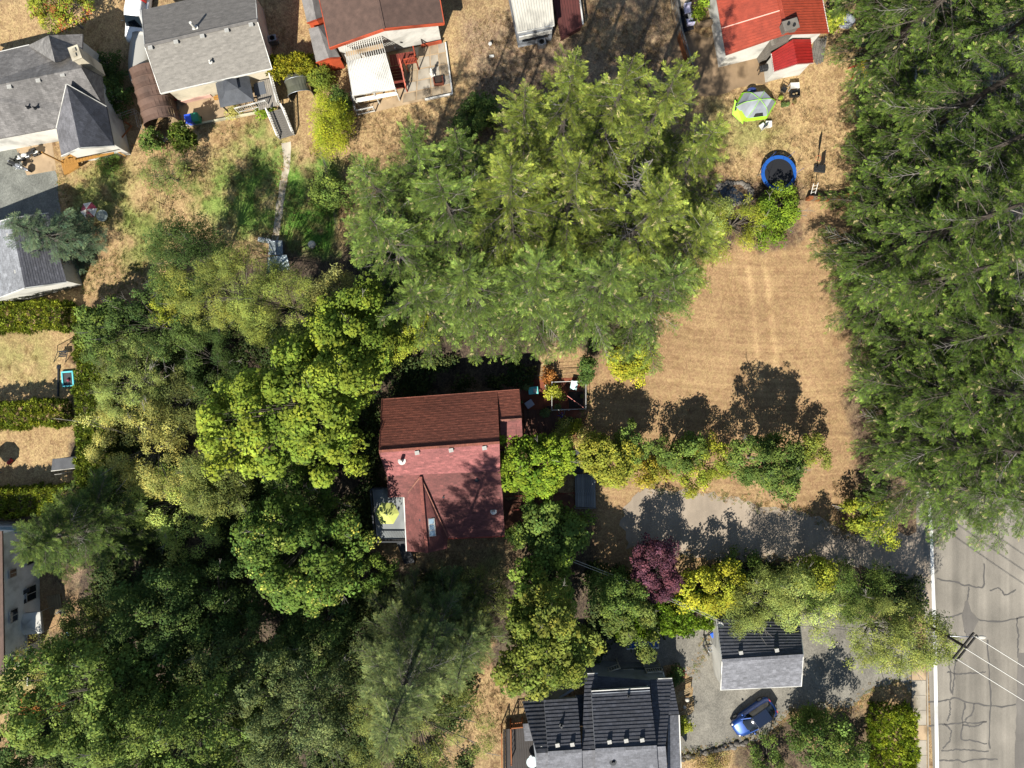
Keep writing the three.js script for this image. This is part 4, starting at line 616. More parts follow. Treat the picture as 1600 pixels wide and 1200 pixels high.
{ const t = thingW('deck', 'dark green deck with pale picket rails on the north side of the dark roofed house', 'deck', P(980, 1058)); mesh('floor', [facet([[935, 1046, 1.6], [1036, 1042, 1.6], [1040, 1064, 1.6], [930, 1068, 1.6]], .1)], std('#4a5350', woodMap), t); mesh('edge_beam', [beam(P(930, 1057, 2.4), P(1010, 1053, 2.4), .1, .08), beam(P(935, 1067, 2.4), P(1005, 1063, 2.4), .08, .06)], M.greyWood, t); railing(t, [P(930, 1049, 1.4), P(966, 1037, 1.2)], .95, M.offwhite, .22, 0); railing(t, [P(1008, 1044, 1.6), P(1032, 1042, 1.6), P(1038, 1062, 1.6), P(1010, 1063, 1.6)], .95, M.offwhite, .2, 0); railing(t, [P(908, 1052, 1.4), P(926, 1048, 1.4), P(922, 1034, 1.4)], .95, M.offwhite, .2, 0); mesh('hatch', [facet([[974, 1046, 1.72], [990, 1045.5, 1.72], [991, 1052, 1.72], [974, 1052, 1.72]], .1)], M.grime, t); }
{ const t = thingW('deck', 'dark plank deck with orange rails west of the dark roofed house', 'deck', P(815, 1165)); planks(t, [[786, 1140, .9], [834, 1134, .9], [842, 1230, .9], [786, 1236, .9]], 14, std('#453f3c', woodMap), .05); railing(t, [P(784, 1138, .9), P(785, 1230, .9)], .95, M.cedar, .24, 0); railing(t, [P(798, 1130, .9), P(816, 1128, .9)], .95, M.cedar, .16, 0); railing(t, [P(798, 1130, .9), P(799, 1186, .9)], .95, M.cedar, .5, 0); }
{ const t = thing('round_table', 'pale round table on the dark plank deck', 'table', P(831, 1184, .9)); mesh('table_top', [cyl(.48, .48, .04, 0, .7, 0, 28)], std('#a9b8ba', null, { roughness: .3 }), t); mesh('pedestal', [cyl(.05, .05, .7, 0, 0, 0, 8), cyl(.25, .28, .04, 0, 0, 0, 12)], M.metal, t); }
{ // detached garage
  const t = thingW('garage', 'detached garage with black banded north roof and light grey south roof', 'garage', P(1185, 1022)); const N1 = [1119, 967, 2.7], N2 = [1250, 974, 2.7], R1 = [1128, 1032, 4.5], R2 = [1255, 1024, 4.5], S1 = [1126, 1078, 2.7], S2 = [1252, 1072, 2.7];
  mesh('wall', walls([N1, N2, R2, S2, S1, R1], .22), M.white, t); mesh('roof', courses([R1, R2, N2, N1], 12, .042), std('#53555c', shingleMap), t); mesh('roof', courses([R1, R2, S2, S1], 12, .015), std('#7e7f85', shingleMap), t); mesh('ridge_cap', [beam(P(...R1).add(V(0, .03, 0)), P(...R2).add(V(0, .03, 0)), .24, .05)], M.shingleLight, t);
  trim(t, [N1, R1, S1, S2], .06, .16, M.white); trim(t, [S2, R2, N2], .06, .14, M.white); vents(t, [[1157, 1019, 4.2], [1213, 1015, 4.2]], .28); const d = P(1124, 1048); mesh('door', [bx(.06, 1.95, .85, d.x + .38, 0, d.z - .9, .03)], M.grime, t); mesh('wall_lamp', [ball(.1, d.x + .25, 2.0, d.z + .2)], M.darkMetal, t);
}
{ // white building on the west edge
  const t = thingW('apartment_building', 'pale two storey building with many windows at the west edge', 'building', P(-40, 940)); const ring = P3([[-120, 826, 4.6], [3, 832, 4.6], [6, 1052, 4.6], [-120, 1062, 4.6]]);
  mesh('wall', walls(ring, .12), std('#ececea', stainMap), t); mesh('roof', [hexa(P3([[-120, 824, 4.75], [3, 830, 4.75], [6, 1054, 4.75], [-120, 1064, 4.75]]), P3([[-120, 824, 4.6], [3, 830, 4.6], [6, 1054, 4.6], [-120, 1064, 4.6]]))], M.brownRoof, t); trim(t, [[3, 830, 4.75], [6, 1054, 4.75]], .08, .14, M.brownRoof, 'gutter');
  const xw = z => -41.13 + .036 + (z - 12) * .0131; for (const [z0, z1, y0, y1] of [[14.6, 15.4, .9, 1.8], [17.2, 18.5, .7, 1.9], [20.9, 22.2, .6, 1.9], [24.6, 25.5, .9, 1.9], [18.5, 19.6, 3.0, 3.9], [22.3, 23.0, 3.0, 3.7], [26.2, 26.9, 3.0, 3.7], [15.2, 15.9, 3.1, 3.9]]) windowOn(t, V(xw(z0), 0, z0), V(xw(z1), 0, z1), y0, y1);
  mesh('low_roof', [facet([[-60, 822, 3.3], [34, 824, 3.0], [36, 832, 3.0], [-60, 838, 3.3]], .1)], std('#8fa3a8', stainMap), t); mesh('awning', [facet([[26, 928, 2.2], [46, 918, 2.0], [46, 924, 2.0], [26, 936, 2.2]], .08), facet([[18, 946, 2.2], [40, 936, 2.0], [41, 942, 2.0], [19, 954, 2.2]], .08)], M.black, t);
}
{ // grey garage on the west edge
  const t = thingW('garage', 'grey shingled gable garage on the west edge next to the spruce', 'garage', P(30, 400)); const N1 = [-70, 366, 2.8], N2 = [75, 333, 2.8], R1 = [16, 341, 4.6], R2 = [39, 450, 4.6], S1 = [-50, 484, 2.8], S2 = [104, 441, 2.8];
  mesh('wall', walls([N1, R1, N2, S2, R2, S1], .3), M.white, t); mesh('roof', courses([R1, R2, S2, N2], 16, .014), std('#6f6f75', shingleMap), t); mesh('roof', courses([R1, R2, S1, N1], 20, .014), std('#9a9ca0', shingleMap), t); trim(t, [S1, R2, S2], .08, .2, M.white); trim(t, [N1, R1, N2], .06, .16, M.white); vents(t, [[15, 367, 4.3], [27, 424, 4.3]], .28);
}
{ // small grey shed
  const t = thingW('garden_shed', 'small grey garden shed against the long hedge', 'shed', P(104, 727)); const q = [[82, 717, 2.3], [120, 714, 2.3], [121, 731, 2.1], [80, 736, 2.1]]; mesh('wall', walls(q, .05), std('#8d9196', stainMap), t); roofPart(t, q, std('#5f6165', graniteMap)); trim(t, [q[3], q[2]], .06, .12, M.grime); mesh('door', [beam(P(95, 739.5, .95), P(106, 738.5, .95), .04, 1.7)], M.grime, t);
}
{ // tarp covered shelter and cold frame at the path's end
  const t = thingW('tarp_shelter', 'small shelter with silver blue tarp roof at the end of the garden path', 'shelter', P(437, 412)); mesh('roof', [facet([[418, 402, 1.9], [448, 398, 1.9], [453, 420, 1.6], [416, 428, 1.6]], .06)], std('#a3b2b8', stainMap, { roughness: .4 }), t); for (const a of [[420, 403], [447, 400], [451, 419], [419, 425]]) mesh('post', [bar(P(a[0], a[1], 0), P(a[0], a[1], 1.65), .05)], M.greyWood, t);
}
{ const t = thingW('cold_frame', 'glass cold frames beside the foot of the garden path', 'cold frame', P(425, 384)); for (const q of [[[404, 370, .5], [424, 374, .5], [420, 380, .4], [403, 377, .4]], [[421, 376, .7], [441, 376, .7], [442, 398, .5], [420, 398, .5]]]) { mesh('frame', walls(q, 0, 0, .06, 0).concat(ribs(q, 2, .06, .05)), M.metal, t); mesh('pane', [facet(q, .02)], new THREE.MeshPhysicalMaterial({ color: 0xdfe8ea, roughness: .15, transmission: .85, thickness: 0 }), t); } }
// ---------------------------------------------------------------- vehicles
// body lofted through stations along x (front at +x): [x, half width, sill, belt, roof half width, roof height]
function carBody(st, low) {
  const T = [], ring = s => low ? [V(s[0], s[2], -s[1] * .94), V(s[0], s[2] + (s[3] - s[2]) * .45, -s[1]), V(s[0], s[3], -s[1] * .93), V(s[0], s[3] + .05, -s[1] * .55), V(s[0], s[3] + .06, 0), V(s[0], s[3] + .05, s[1] * .55), V(s[0], s[3], s[1] * .93), V(s[0], s[2] + (s[3] - s[2]) * .45, s[1]), V(s[0], s[2], s[1] * .94)]
    : [V(s[0], s[3] - .02, -s[1] * .92), V(s[0], s[5] - .08, -s[4]), V(s[0], s[5], -s[4] * .7), V(s[0], s[5] + .03, 0), V(s[0], s[5], s[4] * .7), V(s[0], s[5] - .08, s[4]), V(s[0], s[3] - .02, s[1] * .92)];
  const R = st.map(ring), n = R[0].length;
  for (let i = 0; i < R.length - 1; i++) for (let k = 0; k < n - 1; k++) T.push([R[i][k], R[i][k + 1], R[i + 1][k]], [R[i + 1][k], R[i][k + 1], R[i + 1][k + 1]]);
  for (const q of [R[0], R[R.length - 1]]) for (let k = 1; k < n - 1; k++) T.push([q[0], q[k], q[k + 1]]);
  return smooth(tris(T));
}
function wheel(t, x, z, r = .31) { const w = mesh('wheel', [torus(r - .08, .085, 0, 0, 0, false, 20).translate(x, r, z)], M.rubber, t); mesh('rim', [new THREE.CylinderGeometry(r - .12, r - .12, .13, 14).rotateX(Math.PI / 2).translate(x, r, z)], M.metal, w); }
{ // blue hatchback
  const t = thing('parked_car', 'blue hatchback with dark glass roof parked on the gravel yard', 'car', P(1174, 1116), Math.PI + .58 + .02);
  const paint = new THREE.MeshPhysicalMaterial({ color: hex('#143c7c'), metalness: .4, roughness: .35, clearcoat: 1, clearcoatRoughness: .08 });
  mesh('body', [carBody([[-2.04, .4, .45, .7], [-1.99, .62, .36, .84], [-1.86, .76, .28, .92], [-1.5, .85, .22, .95], [-.8, .88, .2, .94], [0, .88, .2, .93], [.8, .87, .2, .92], [1.15, .86, .22, .88], [1.45, .82, .24, .82], [1.72, .75, .28, .75], [1.9, .64, .33, .67], [2.0, .48, .4, .58], [2.04, .3, .44, .54]], true)], paint, t);
  mesh('cabin_glass', [carBody([[-1.86, .68, 0, .92, .42, .98], [-1.68, .76, 0, .92, .5, 1.2], [-1.4, .8, 0, .92, .56, 1.38], [-.9, .83, 0, .92, .6, 1.45], [-.4, .84, 0, .92, .61, 1.47], [.1, .84, 0, .92, .6, 1.44], [.45, .83, 0, .92, .57, 1.32], [.8, .81, 0, .91, .53, 1.1], [1.05, .78, 0, .9, .5, .95]], false)], new THREE.MeshPhysicalMaterial({ color: hex('#10151c'), roughness: .12, clearcoat: 1, metalness: .1 }), t);
  mesh('roof', [rbx(1.45, .05, 1.08, .024, -.55, 1.46, 0)], new THREE.MeshPhysicalMaterial({ color: hex('#141d30'), roughness: .25, clearcoat: 1, metalness: .3 }), t);
  for (const [x, z] of [[-1.28, .8], [-1.28, -.8], [1.28, .8], [1.28, -.8]]) wheel(t, x, z);
  for (const z of [.56, -.56]) { mesh('headlight', [ball(.14, 1.78, .66, z, 1.3, .5, .8)], M.white, t); mesh('tail_light', [bx(.1, .22, .2, -1.93, .68, z)], M.red, t); mesh('mirror', [ball(.1, .68, 1.0, z * 1.74, .8, .7, 1.2)], paint, t); mesh('pillar', [beam(V(1.0, .97, z * 1.26), V(.22, 1.43, z * 1.02), .06, .05)], paint, t); }
  mesh('windscreen_wiper', [beam(V(.98, 1.0, -.3), V(.75, 1.13, .25), .02, .02)], M.black, t); mesh('bumper', [rbx(.12, .2, 1.2, .05, 1.98, .32, 0)], M.black, t);
}
{ // red and white truck with cap
  const t = thing('parked_truck', 'white and red pickup parked between the two north west houses', 'truck', P(224, 26), Math.PI / 2 + Math.PI - .1), paint = new THREE.MeshPhysicalMaterial({ color: hex('#d8d8d6'), roughness: .3, clearcoat: .8 }), redp = new THREE.MeshPhysicalMaterial({ color: hex('#b01c22'), roughness: .3, clearcoat: .8 });
  mesh('body', [carBody([[-2.7, .8, .5, 1.05], [-2.6, .9, .4, 1.1], [-.4, .92, .4, 1.12], [1.2, .92, .4, 1.1], [2.3, .88, .45, 1.05], [2.65, .74, .5, .9]], true)], paint, t); mesh('cab', [carBody([[-.55, .86, 0, 1.1, .7, 1.75], [.3, .88, 0, 1.1, .72, 1.86], [.8, .88, 0, 1.1, .7, 1.8], [1.5, .84, 0, 1.08, .62, 1.15]], false)], paint, t);
  mesh('windscreen', [hexa([V(.86, 1.82, -.62), V(.86, 1.82, .62), V(1.5, 1.2, .7), V(1.5, 1.2, -.7)], [V(.84, 1.76, -.62), V(.84, 1.76, .62), V(1.48, 1.14, .7), V(1.48, 1.14, -.7)])], M.glass, t); mesh('cargo_cap', [rbx(2.1, .75, 1.72, .12, -1.62, 1.1, 0)], redp, t);
  for (const [x, z] of [[-1.7, .82], [-1.7, -.82], [1.7, .82], [1.7, -.82]]) wheel(t, x, z, .37); for (const z of [.6, -.6]) { mesh('headlight', [ball(.13, 2.5, .82, z, .8, .7, 1)], M.white, t); mesh('mirror', [ball(.11, 1.1, 1.3, z * 1.7, .6, .9, 1.2)], M.black, t); }
}
{ // white boat on its trailer
  const t = thing('boat', 'white covered boat between the grey roofed house and the brown tent', 'boat', P(228, 103), -Math.PI / 2 - .12), T = [], st = []; for (let i = 0; i <= 12; i++) { const u = i / 12, w = .95 * Math.sqrt(Math.max(0.001, 1 - Math.pow(Math.max(0, (u - .35) / .65), 2.2))) * (u < .1 ? .9 : 1); st.push([-2.3 + 4.6 * u, w]); }
  const ring = ([x, w]) => [V(x, .5, 0), V(x, .65, -w * .7), V(x, 1.15, -w), V(x, 1.4, -w * .5), V(x, 1.48, 0), V(x, 1.4, w * .5), V(x, 1.15, w), V(x, .65, w * .7), V(x, .5, 0)]; const R = st.map(ring);
  for (let i = 0; i < 12; i++) for (let k = 0; k < 8; k++) T.push([R[i][k], R[i][k + 1], R[i + 1][k]], [R[i + 1][k], R[i][k + 1], R[i + 1][k + 1]]); for (let k = 1; k < 7; k++) T.push([R[0][0], R[0][k], R[0][k + 1]]); mesh('hull', [smooth(tris(T))], M.white, t); mesh('trailer', [beam(V(-2, .4, -.5), V(2.4, .4, 0), .1, .1), beam(V(-2, .4, .5), V(2.4, .41, 0), .1, .1)], M.metal, t); wheel(t, -.8, .8, .3); wheel(t, -.8, -.8, .3);
}
function motorbike(label, p, turn, col) {
  const t = thing('motorcycle', label, 'motorcycle', p, turn, 'motorcycles on the concrete pad');
  for (const x of [-.72, .72]) { const w = mesh('wheel', [new THREE.TorusGeometry(.27, .07, 8, 20).translate(x, .33, 0)], M.rubber, t); mesh('rim', [new THREE.CylinderGeometry(.2, .2, .06, 14).rotateX(Math.PI / 2).translate(x, .33, 0)], M.metal, w); }
  mesh('fuel_tank', [ball(.24, .16, .82, 0, 1.25, .62, .72, 16)], col, t); mesh('seat', [rbx(.72, .12, .28, .05, -.4, .74, 0)], M.black, t); mesh('engine', [rbx(.42, .34, .34, .05, .02, .34, 0)], M.metal, t); mesh('fender', [ball(.2, .72, .62, 0, 1.3, .35, .5), ball(.22, -.75, .62, 0, 1.3, .4, .6)], col, t);
  mesh('fork', [bar(V(.72, .33, .1), V(.42, 1.0, .1), .03), bar(V(.72, .33, -.1), V(.42, 1.0, -.1), .03)], M.metal, t); mesh('handlebar', [tube([V(.25, 1.05, -.4), V(.4, 1.06, -.2), V(.42, 1.02, 0), V(.4, 1.06, .2), V(.25, 1.05, .4)], .02)], M.metal, t); mesh('headlight', [ball(.1, .56, .92, 0)], M.white, t); mesh('exhaust', [bar(V(.1, .3, .2), V(-.8, .36, .22), .05)], M.metal, t); mesh('saddlebag', [rbx(.4, .26, .16, .05, -.68, .5, .26), rbx(.4, .26, .16, .05, -.68, .5, -.26)], M.black, t);
}
motorbike('white touring motorcycle nearer the house wall on the tan concrete pad', P(50, 246), .35 + Math.PI, M.white); motorbike('black motorcycle on the south side of the tan concrete pad', P(36, 262), -.45, std('#8f9297', null, { roughness: .3, metalness: .5 }));
// ---------------------------------------------------------------- tents, shelters, bins
function vault(label, name, cat, a, b, w, hs, h, m, panels, frame) { // ribbed half round shelter from a to b
  const A = P(...a), B = P(...b), t = thing(name, label, cat, lerp(A, B, .5), Math.atan2(-(B.z - A.z), B.x - A.x)), L = A.distanceTo(B), n = 12;
  const arc = (x, k, lift = 0) => { const u = Math.PI * k / n; return V(x, hs + (h - hs + lift) * Math.pow(Math.sin(u), .8), -Math.cos(u) * (w / 2 + lift)); };
  for (let i = 0; i < panels; i++) { const x0 = -L / 2 + L * i / panels + .012, x1 = -L / 2 + L * (i + 1) / panels - .012, T = []; for (let k = 0; k < n; k++) { const sag = .03 * Math.sin(k); T.push([arc(x0, k), arc(x0, k + 1), arc((x0 + x1) / 2, k, -.05 - sag)], [arc((x0 + x1) / 2, k, -.05 - sag), arc(x0, k + 1), arc((x0 + x1) / 2, k + 1, -.05)], [arc((x0 + x1) / 2, k, -.05 - sag), arc((x0 + x1) / 2, k + 1, -.05), arc(x1, k)], [arc(x1, k), arc((x0 + x1) / 2, k + 1, -.05), arc(x1, k + 1)]); }
    for (const s of [0, n]) { const p = arc(x0, s), q = arc(x1, s); T.push([p, q, V(p.x, 0, p.z)], [q, V(q.x, 0, q.z), V(p.x, 0, p.z)]); } mesh('cover_panel', [tris(T)], m, t); }
  for (let i = 0; i <= panels; i++) { const x = -L / 2 + L * i / panels, pts = [V(x, 0, -w / 2)]; for (let k = 0; k <= n; k++) pts.push(arc(x, k, .012)); pts.push(V(x, 0, w / 2)); mesh('rib', [tube(pts, .03, 40, 5)], frame, t); }
  return t;
}
vault('long brown ribbed fabric carport west of the grey roofed house', 'carport', 'carport', [240, 118], [262, 200], 2.7, 1.3, 2.2, M.brownTarp, 5, std('#57443a', null));
vault('dark olive fabric shelter between the two houses', 'canopy_shelter', 'shelter', [464, 112], [474, 155], 2.0, 1.0, 1.7, M.olive, 2, M.metal);
function bin(label, px, py, m) { const t = thing('wheelie_bin', label, 'bin', P(px, py), .2); mesh('body', [hexa([V(-.3, 1, -.36), V(.3, 1, -.36), V(.3, 1, .36), V(-.3, 1, .36)], [V(-.24, .06, -.28), V(.24, .06, -.28), V(.24, .06, .26), V(-.24, .06, .26)])], m, t); mesh('lid', [rbx(.66, .07, .78, .03, 0, 1.0, 0), rbx(.5, .03, .5, .01, 0, 1.07, .02)], m, t); for (const x of [-.24, .24]) mesh('wheel', [new THREE.CylinderGeometry(.1, .1, .06, 12).rotateZ(Math.PI / 2).translate(x, .1, -.3)], M.rubber, t); }
bin('blue wheelie bin beside the green one on the tan patio', 303, 192, std('#2a4fc0', null, { roughness: .45 })); bin('green wheelie bin beside the blue one on the tan patio', 312, 190, M.greenPlastic);
{ const t = thing('gazebo', 'grey hip roofed gazebo on the tan patio of the grey roofed house', 'gazebo', P(380, 152), .2), h = 2.1, e = 1.45, T = [V(-e, h, -e), V(e, h, -e), V(e, h, e), V(-e, h, e)], k = .5, tp = [V(-k, h + .75, -k), V(k, h + .75, -k), V(k, h + .75, k), V(-k, h + .75, k)];
  for (let i = 0; i < 4; i++) { const j = (i + 1) % 4, q = [T[i], T[j], tp[j], tp[i]]; mesh('roof_panel', [hexa(q, q.map(v => V(v.x, v.y - .05, v.z)))], std('#62666d', graniteMap), t); } const q2 = [V(-.6, h + .85, -.6), V(.6, h + .85, -.6), V(.6, h + .85, .6), V(-.6, h + .85, .6)]; mesh('cap', [hexa([V(0, h + 1.15, 0), q2[0], q2[1]], [V(0, h + 1.1, 0), q2[0], q2[1]]), hexa([V(0, h + 1.15, 0), q2[1], q2[2]], [V(0, h + 1.1, 0), q2[1], q2[2]]), hexa([V(0, h + 1.15, 0), q2[2], q2[3]], [V(0, h + 1.1, 0), q2[2], q2[3]]), hexa([V(0, h + 1.15, 0), q2[3], q2[0]], [V(0, h + 1.1, 0), q2[3], q2[0]])], std('#53575e', graniteMap), t);
  for (const [x, z] of [[-1, -1], [1, -1], [1, 1], [-1, 1]]) mesh('post', [bx(.1, h, .1, x * 1.3, 0, z * 1.3)], M.darkMetal, t); }
{ const t = thingW('deck', 'pale deck with white picket rail and long white railed stairs down to the path', 'deck', P(415, 150)); planks(t, [[398, 128, 1.3], [426, 122, 1.3], [436, 164, 1.3], [404, 172, 1.3]], 10, M.slabGrey, .06, 'plank', [std('#9d968c', woodMap), std('#a79f93', woodMap)]); mesh('mat', [facet([[396, 131, 1.34], [412, 127, 1.34], [416, 146, 1.34], [398, 150, 1.34]], .02)], std('#4b5058', null), t);
  railing(t, [P(373, 176, .6), P(397, 170, .6)], .95, M.white, .18, 0); railing(t, [P(397, 170, 1.1), P(420, 164, 1.1)], .95, M.white, .18, 0); stairs(t, P(432, 172, 1.25), P(449, 214, .1), 1.25, 12, M.greyWood, M.white); railing(t, [P(426, 122, 1.3), P(438, 166, 1.3)], .95, M.white, .2, 0); }
{ const t = thing('hexagonal_umbrella', 'red and white striped sun umbrella on the shaded lawn', 'umbrella', P(160, 337), .2), R = .72, h = 2.0; for (let i = 0; i < 6; i++) { const a = i / 6 * 6.283, b = (i + 1) / 6 * 6.283, q = [V(0, h + .35, 0), V(Math.cos(b) * R, h, Math.sin(b) * R), V(Math.cos(a) * R, h, Math.sin(a) * R)]; mesh('panel', [hexa(q, q.map(v => V(v.x, v.y - .03, v.z)))], i % 2 ? M.maroon : M.white, t); } mesh('pole', [cyl(.025, .025, 2.4, 0, 0, 0, 8)], M.metal, t); }
{ const t = thing('garden_table', 'round glass garden table under the red and white umbrella', 'table', P(164, 339)); mesh('table_top', [cyl(.5, .5, .03, .15, .7, .05, 24)], std('#7c8580', null, { roughness: .3 }), t); for (let i = 0; i < 3; i++) mesh('leg', [bar(V(.15, .7, .05), V(.15 + .35 * Math.cos(i * 2.1), 0, .05 + .35 * Math.sin(i * 2.1)), .025)], M.metal, t); }
{ // dome tent
  const t = thing('dome_tent', 'grey dome tent with lime green skirt on the dry lawn', 'tent', P(1178, 166), .12), n = 6, rg = (R, h, o = 0) => [...Array(n)].map((_, i) => V(Math.cos(i / n * 6.283 + o) * R * 1.18, h, Math.sin(i / n * 6.283 + o) * R * .88)); const a = rg(1.62, .0), b = rg(1.45, .42), c = rg(.95, 1.25), top = V(0, 1.5, 0);
  for (let i = 0; i < n; i++) { const j = (i + 1) % n; mesh('skirt_panel', [tris([[a[i], b[i], a[j]], [b[i], b[j], a[j]]])], M.lime, t); mesh('wall_panel', [tris([[b[i], c[i], b[j]], [c[i], c[j], b[j]]])], i === 2 || i === 3 ? std('#a3a9b0', stainMap) : M.tentGrey, t); mesh('roof_panel', [tris([[c[i], top, c[j]]])], i % 2 ? M.tentGrey : std('#a3a9b0', stainMap), t); mesh('pole', [tube([a[i], b[i].clone().multiplyScalar(1.015), c[i].clone().multiplyScalar(1.015), V(0, 1.53, 0)], .018)], M.lime, t); }
  const fl = [V(-1.95, .03, .3), V(-1.3, .35, -1.0), V(-.95, .04, 1.5)]; mesh('awning', [hexa([V(-1.75, .5, -.6), V(-2.0, .1, .5), V(-1.2, .12, 1.45), V(-1.1, .55, .9)], [V(-1.75, .47, -.6), V(-2.0, .07, .5), V(-1.2, .09, 1.45), V(-1.1, .52, .9)])], M.lime, t); mesh('mesh_window', [hexa([V(-1.72, .52, -.3), V(-1.85, .34, .3), V(-1.68, .36, .3), V(-1.56, .54, -.3)], [V(-1.72, .48, -.3), V(-1.85, .3, .3), V(-1.68, .32, .3), V(-1.56, .5, -.3)])], M.black, t); mesh('door', [hexa([V(-.35, .62, 1.16), V(.45, .62, 1.16), V(.35, .9, .98), V(-.25, .9, .98)], [V(-.35, .5, 1.1), V(.45, .5, 1.1), V(.35, .8, .9), V(-.25, .8, .9)])], M.black, t); mesh('bag', [ball(.28, -.2, .5, -1.25, 1.5, .8, .9)], M.navy, t);
}
{ // trampoline
  const t = thing('trampoline', 'round trampoline with blue edge pad and black mat', 'trampoline', P(1211, 275)), R = 1.52, h = .85; mesh('mat', [cyl(R - .28, R - .28, .02, 0, h, 0, 40)], std('#0c0e14', null, { roughness: .7 }), t);
  for (let i = 0; i < 10; i++) { const g = new THREE.RingGeometry(R - .3, R, 6, 1, i * .6283 + .008, .6283 - .016).rotateX(-Math.PI / 2); g.translate(0, h + .045 + (i % 2) * .004, 0); const e = new THREE.CylinderGeometry(R, R, .09, 6, 1, true, i * .6283 + Math.PI / 2, .62); e.translate(0, h, 0); mesh('edge_pad', [g, e], M.blue, t); }
  mesh('frame', [torus(R - .02, .03, 0, h - .03, 0, true, 40)], M.metal, t); for (let i = 0; i < 6; i++) { const a = i / 6 * 6.283; mesh('leg', [bar(V(Math.cos(a) * (R - .02), h - .04, Math.sin(a) * (R - .02)), V(Math.cos(a) * (R + .02), 0, Math.sin(a) * (R + .02)), .03)], M.metal, t); mesh('net_pole', [bar(V(Math.cos(a) * R, h, Math.sin(a) * R), V(Math.cos(a) * (R + .04), h + 1.5, Math.sin(a) * (R + .04)), .014)], M.blue, t); }
}
{ const t = thing('basketball_hoop', 'portable basketball hoop with dark backboard beside the trampoline', 'basketball hoop', P(1262, 262), -.1); mesh('backboard', [rbx(.05, .75, 1.1, .02, .15, 2.4, 0)], M.darkMetal, t); mesh('hoop', [torus(.22, .015, -.18, 2.55, 0)], M.orange, t); mesh('pole', [bar(V(.75, .1, 0), V(.22, 2.7, 0), .05)], M.darkMetal, t); mesh('base', [rbx(1.0, .18, .7, .06, 1.0, 0, 0)], M.black, t); }
{ const t = thingW('low_wall', 'low timber retaining wall at the top corner of the field', 'wall', P(1305, 312)); const r = rng(8), v = P3([[1258, 312], [1300, 313], [1340, 303]]); for (let s = 0; s < 2; s++) for (let i = 0; i < 6; i++) { const a = lerp(v[s], v[s + 1], (i + .03) / 6), b = lerp(v[s], v[s + 1], (i + .97) / 6), y = .38 + r() * .05; mesh('plank', [beam(a.setY(y), b.setY(y), .24, .85)], [M.cedar, M.wood][i % 2], t); } }
{ const t = thing('ladder', 'white metal ladder leaning beside the low timber wall', 'ladder', P(1266, 302), .2); for (const x of [-.2, .2]) mesh('rail', [bar(V(x, .1, .5), V(x, 1.4, -.5), .03)], M.white, t); for (let i = 0; i < 4; i++) mesh('rung', [bar(V(-.2, .35 + i * .28, .3 - i * .22), V(.2, .35 + i * .28, .3 - i * .22), .022)], M.white, t); }
{ const t = thingW('pond', 'small stone edged pond in the shade under the firs', 'pond', P(1145, 305)); const r = rng(14); mesh('water', [sheet([[1122, 292], [1140, 288], [1160, 302], [1166, 312], [1150, 318], [1132, 312]], .05, .2, 3, .04)], new THREE.MeshStandardMaterial({ color: hex('#2b3138'), roughness: .15 }), t); for (let i = 0; i < 30; i++) { const a = i / 30 * 6.28, p = P(1144 + Math.cos(a) * (24 + r() * 6), 303 + Math.sin(a) * (15 + r() * 5)); mesh('stone', [ball(.16 + .14 * r(), p.x, .08, p.z, 1.2, .6, 1, 7)], M.stone, t); } }
// lawn clutter near the tent
function pot(label, px, py, r, h, m, plant, o = {}) { const t = thing('plant_pot', label, 'pot', P(px, py), 0, o.group); const g = new THREE.LatheGeometry([[r * .72, 0], [r, h], [r * 1.08, h], [r * 1.08, h + .05], [r * .88, h + .05], [r * .84, h - .04]].map(a => new THREE.Vector2(...a)), 16); mesh('pot', [g], m, t); mesh('soil', [cyl(r * .84, r * .84, .02, 0, h - .06, 0, 14)], M.soil, t); if (plant) { const q = rng(Math.round(px * 7 + py)), L = []; for (let i = 0; i < 16; i++) L.push({ p: V((q() - .5) * r, h + .1 + q() * r, (q() - .5) * r), q: aim(V((q() - .5), 1, (q() - .5)), q() * 6.28), s: r * (1.3 + q()), c: tint(plant, q) }); scatter('plant', GEO.leaf[0], LEAF, L, t); } return t; }
{ const t = thing('patio_table', 'white square table with dark crate on the tent lawn', 'table', P(1237, 139), .05); mesh('table_top', [rbx(.78, .05, .5, .02, 0, .72, 0)], M.white, t); for (const [x, z] of [[-1, -1], [1, -1], [1, 1], [-1, 1]]) mesh('leg', [bx(.05, .72, .05, x * .33, 0, z * .2)], M.white, t); }
{ const t = thing('storage_crate', 'dark open crate with things in it south of the white square table', 'crate', P(1240, 148), .05); mesh('box', [bx(.8, .45, .04, 0, 0, -.25), bx(.8, .45, .04, 0, 0, .25), bx(.04, .45, .46, -.38, 0, 0), bx(.04, .45, .46, .38, 0, 0), bx(.72, .05, .46, 0, 0, 0)], M.darkMetal, t); mesh('contents', [ball(.12, -.1, .25, .05), ball(.1, .15, .28, -.02)], M.paleWood, t); }
{ const t = thing('garden_chair', 'dark folding chair west of the white square table', 'chair', P(1222, 143), 1.1); mesh('seat', [rbx(.5, .04, .48, .02, 0, .42, 0)], M.black, t); mesh('backrest', [rbx(.5, .5, .04, .02, 0, .46, -.26)], M.black, t); for (const [x, z] of [[-1, -1], [1, -1], [1, 1], [-1, 1]]) mesh('leg', [bar(V(x * .23, .42, z * .22), V(x * .23, 0, -z * .25), .018)], M.darkMetal, t); for (const x of [-.26, .26]) mesh('armrest', [bx(.05, .03, .42, x, .62, 0)], M.black, t); }
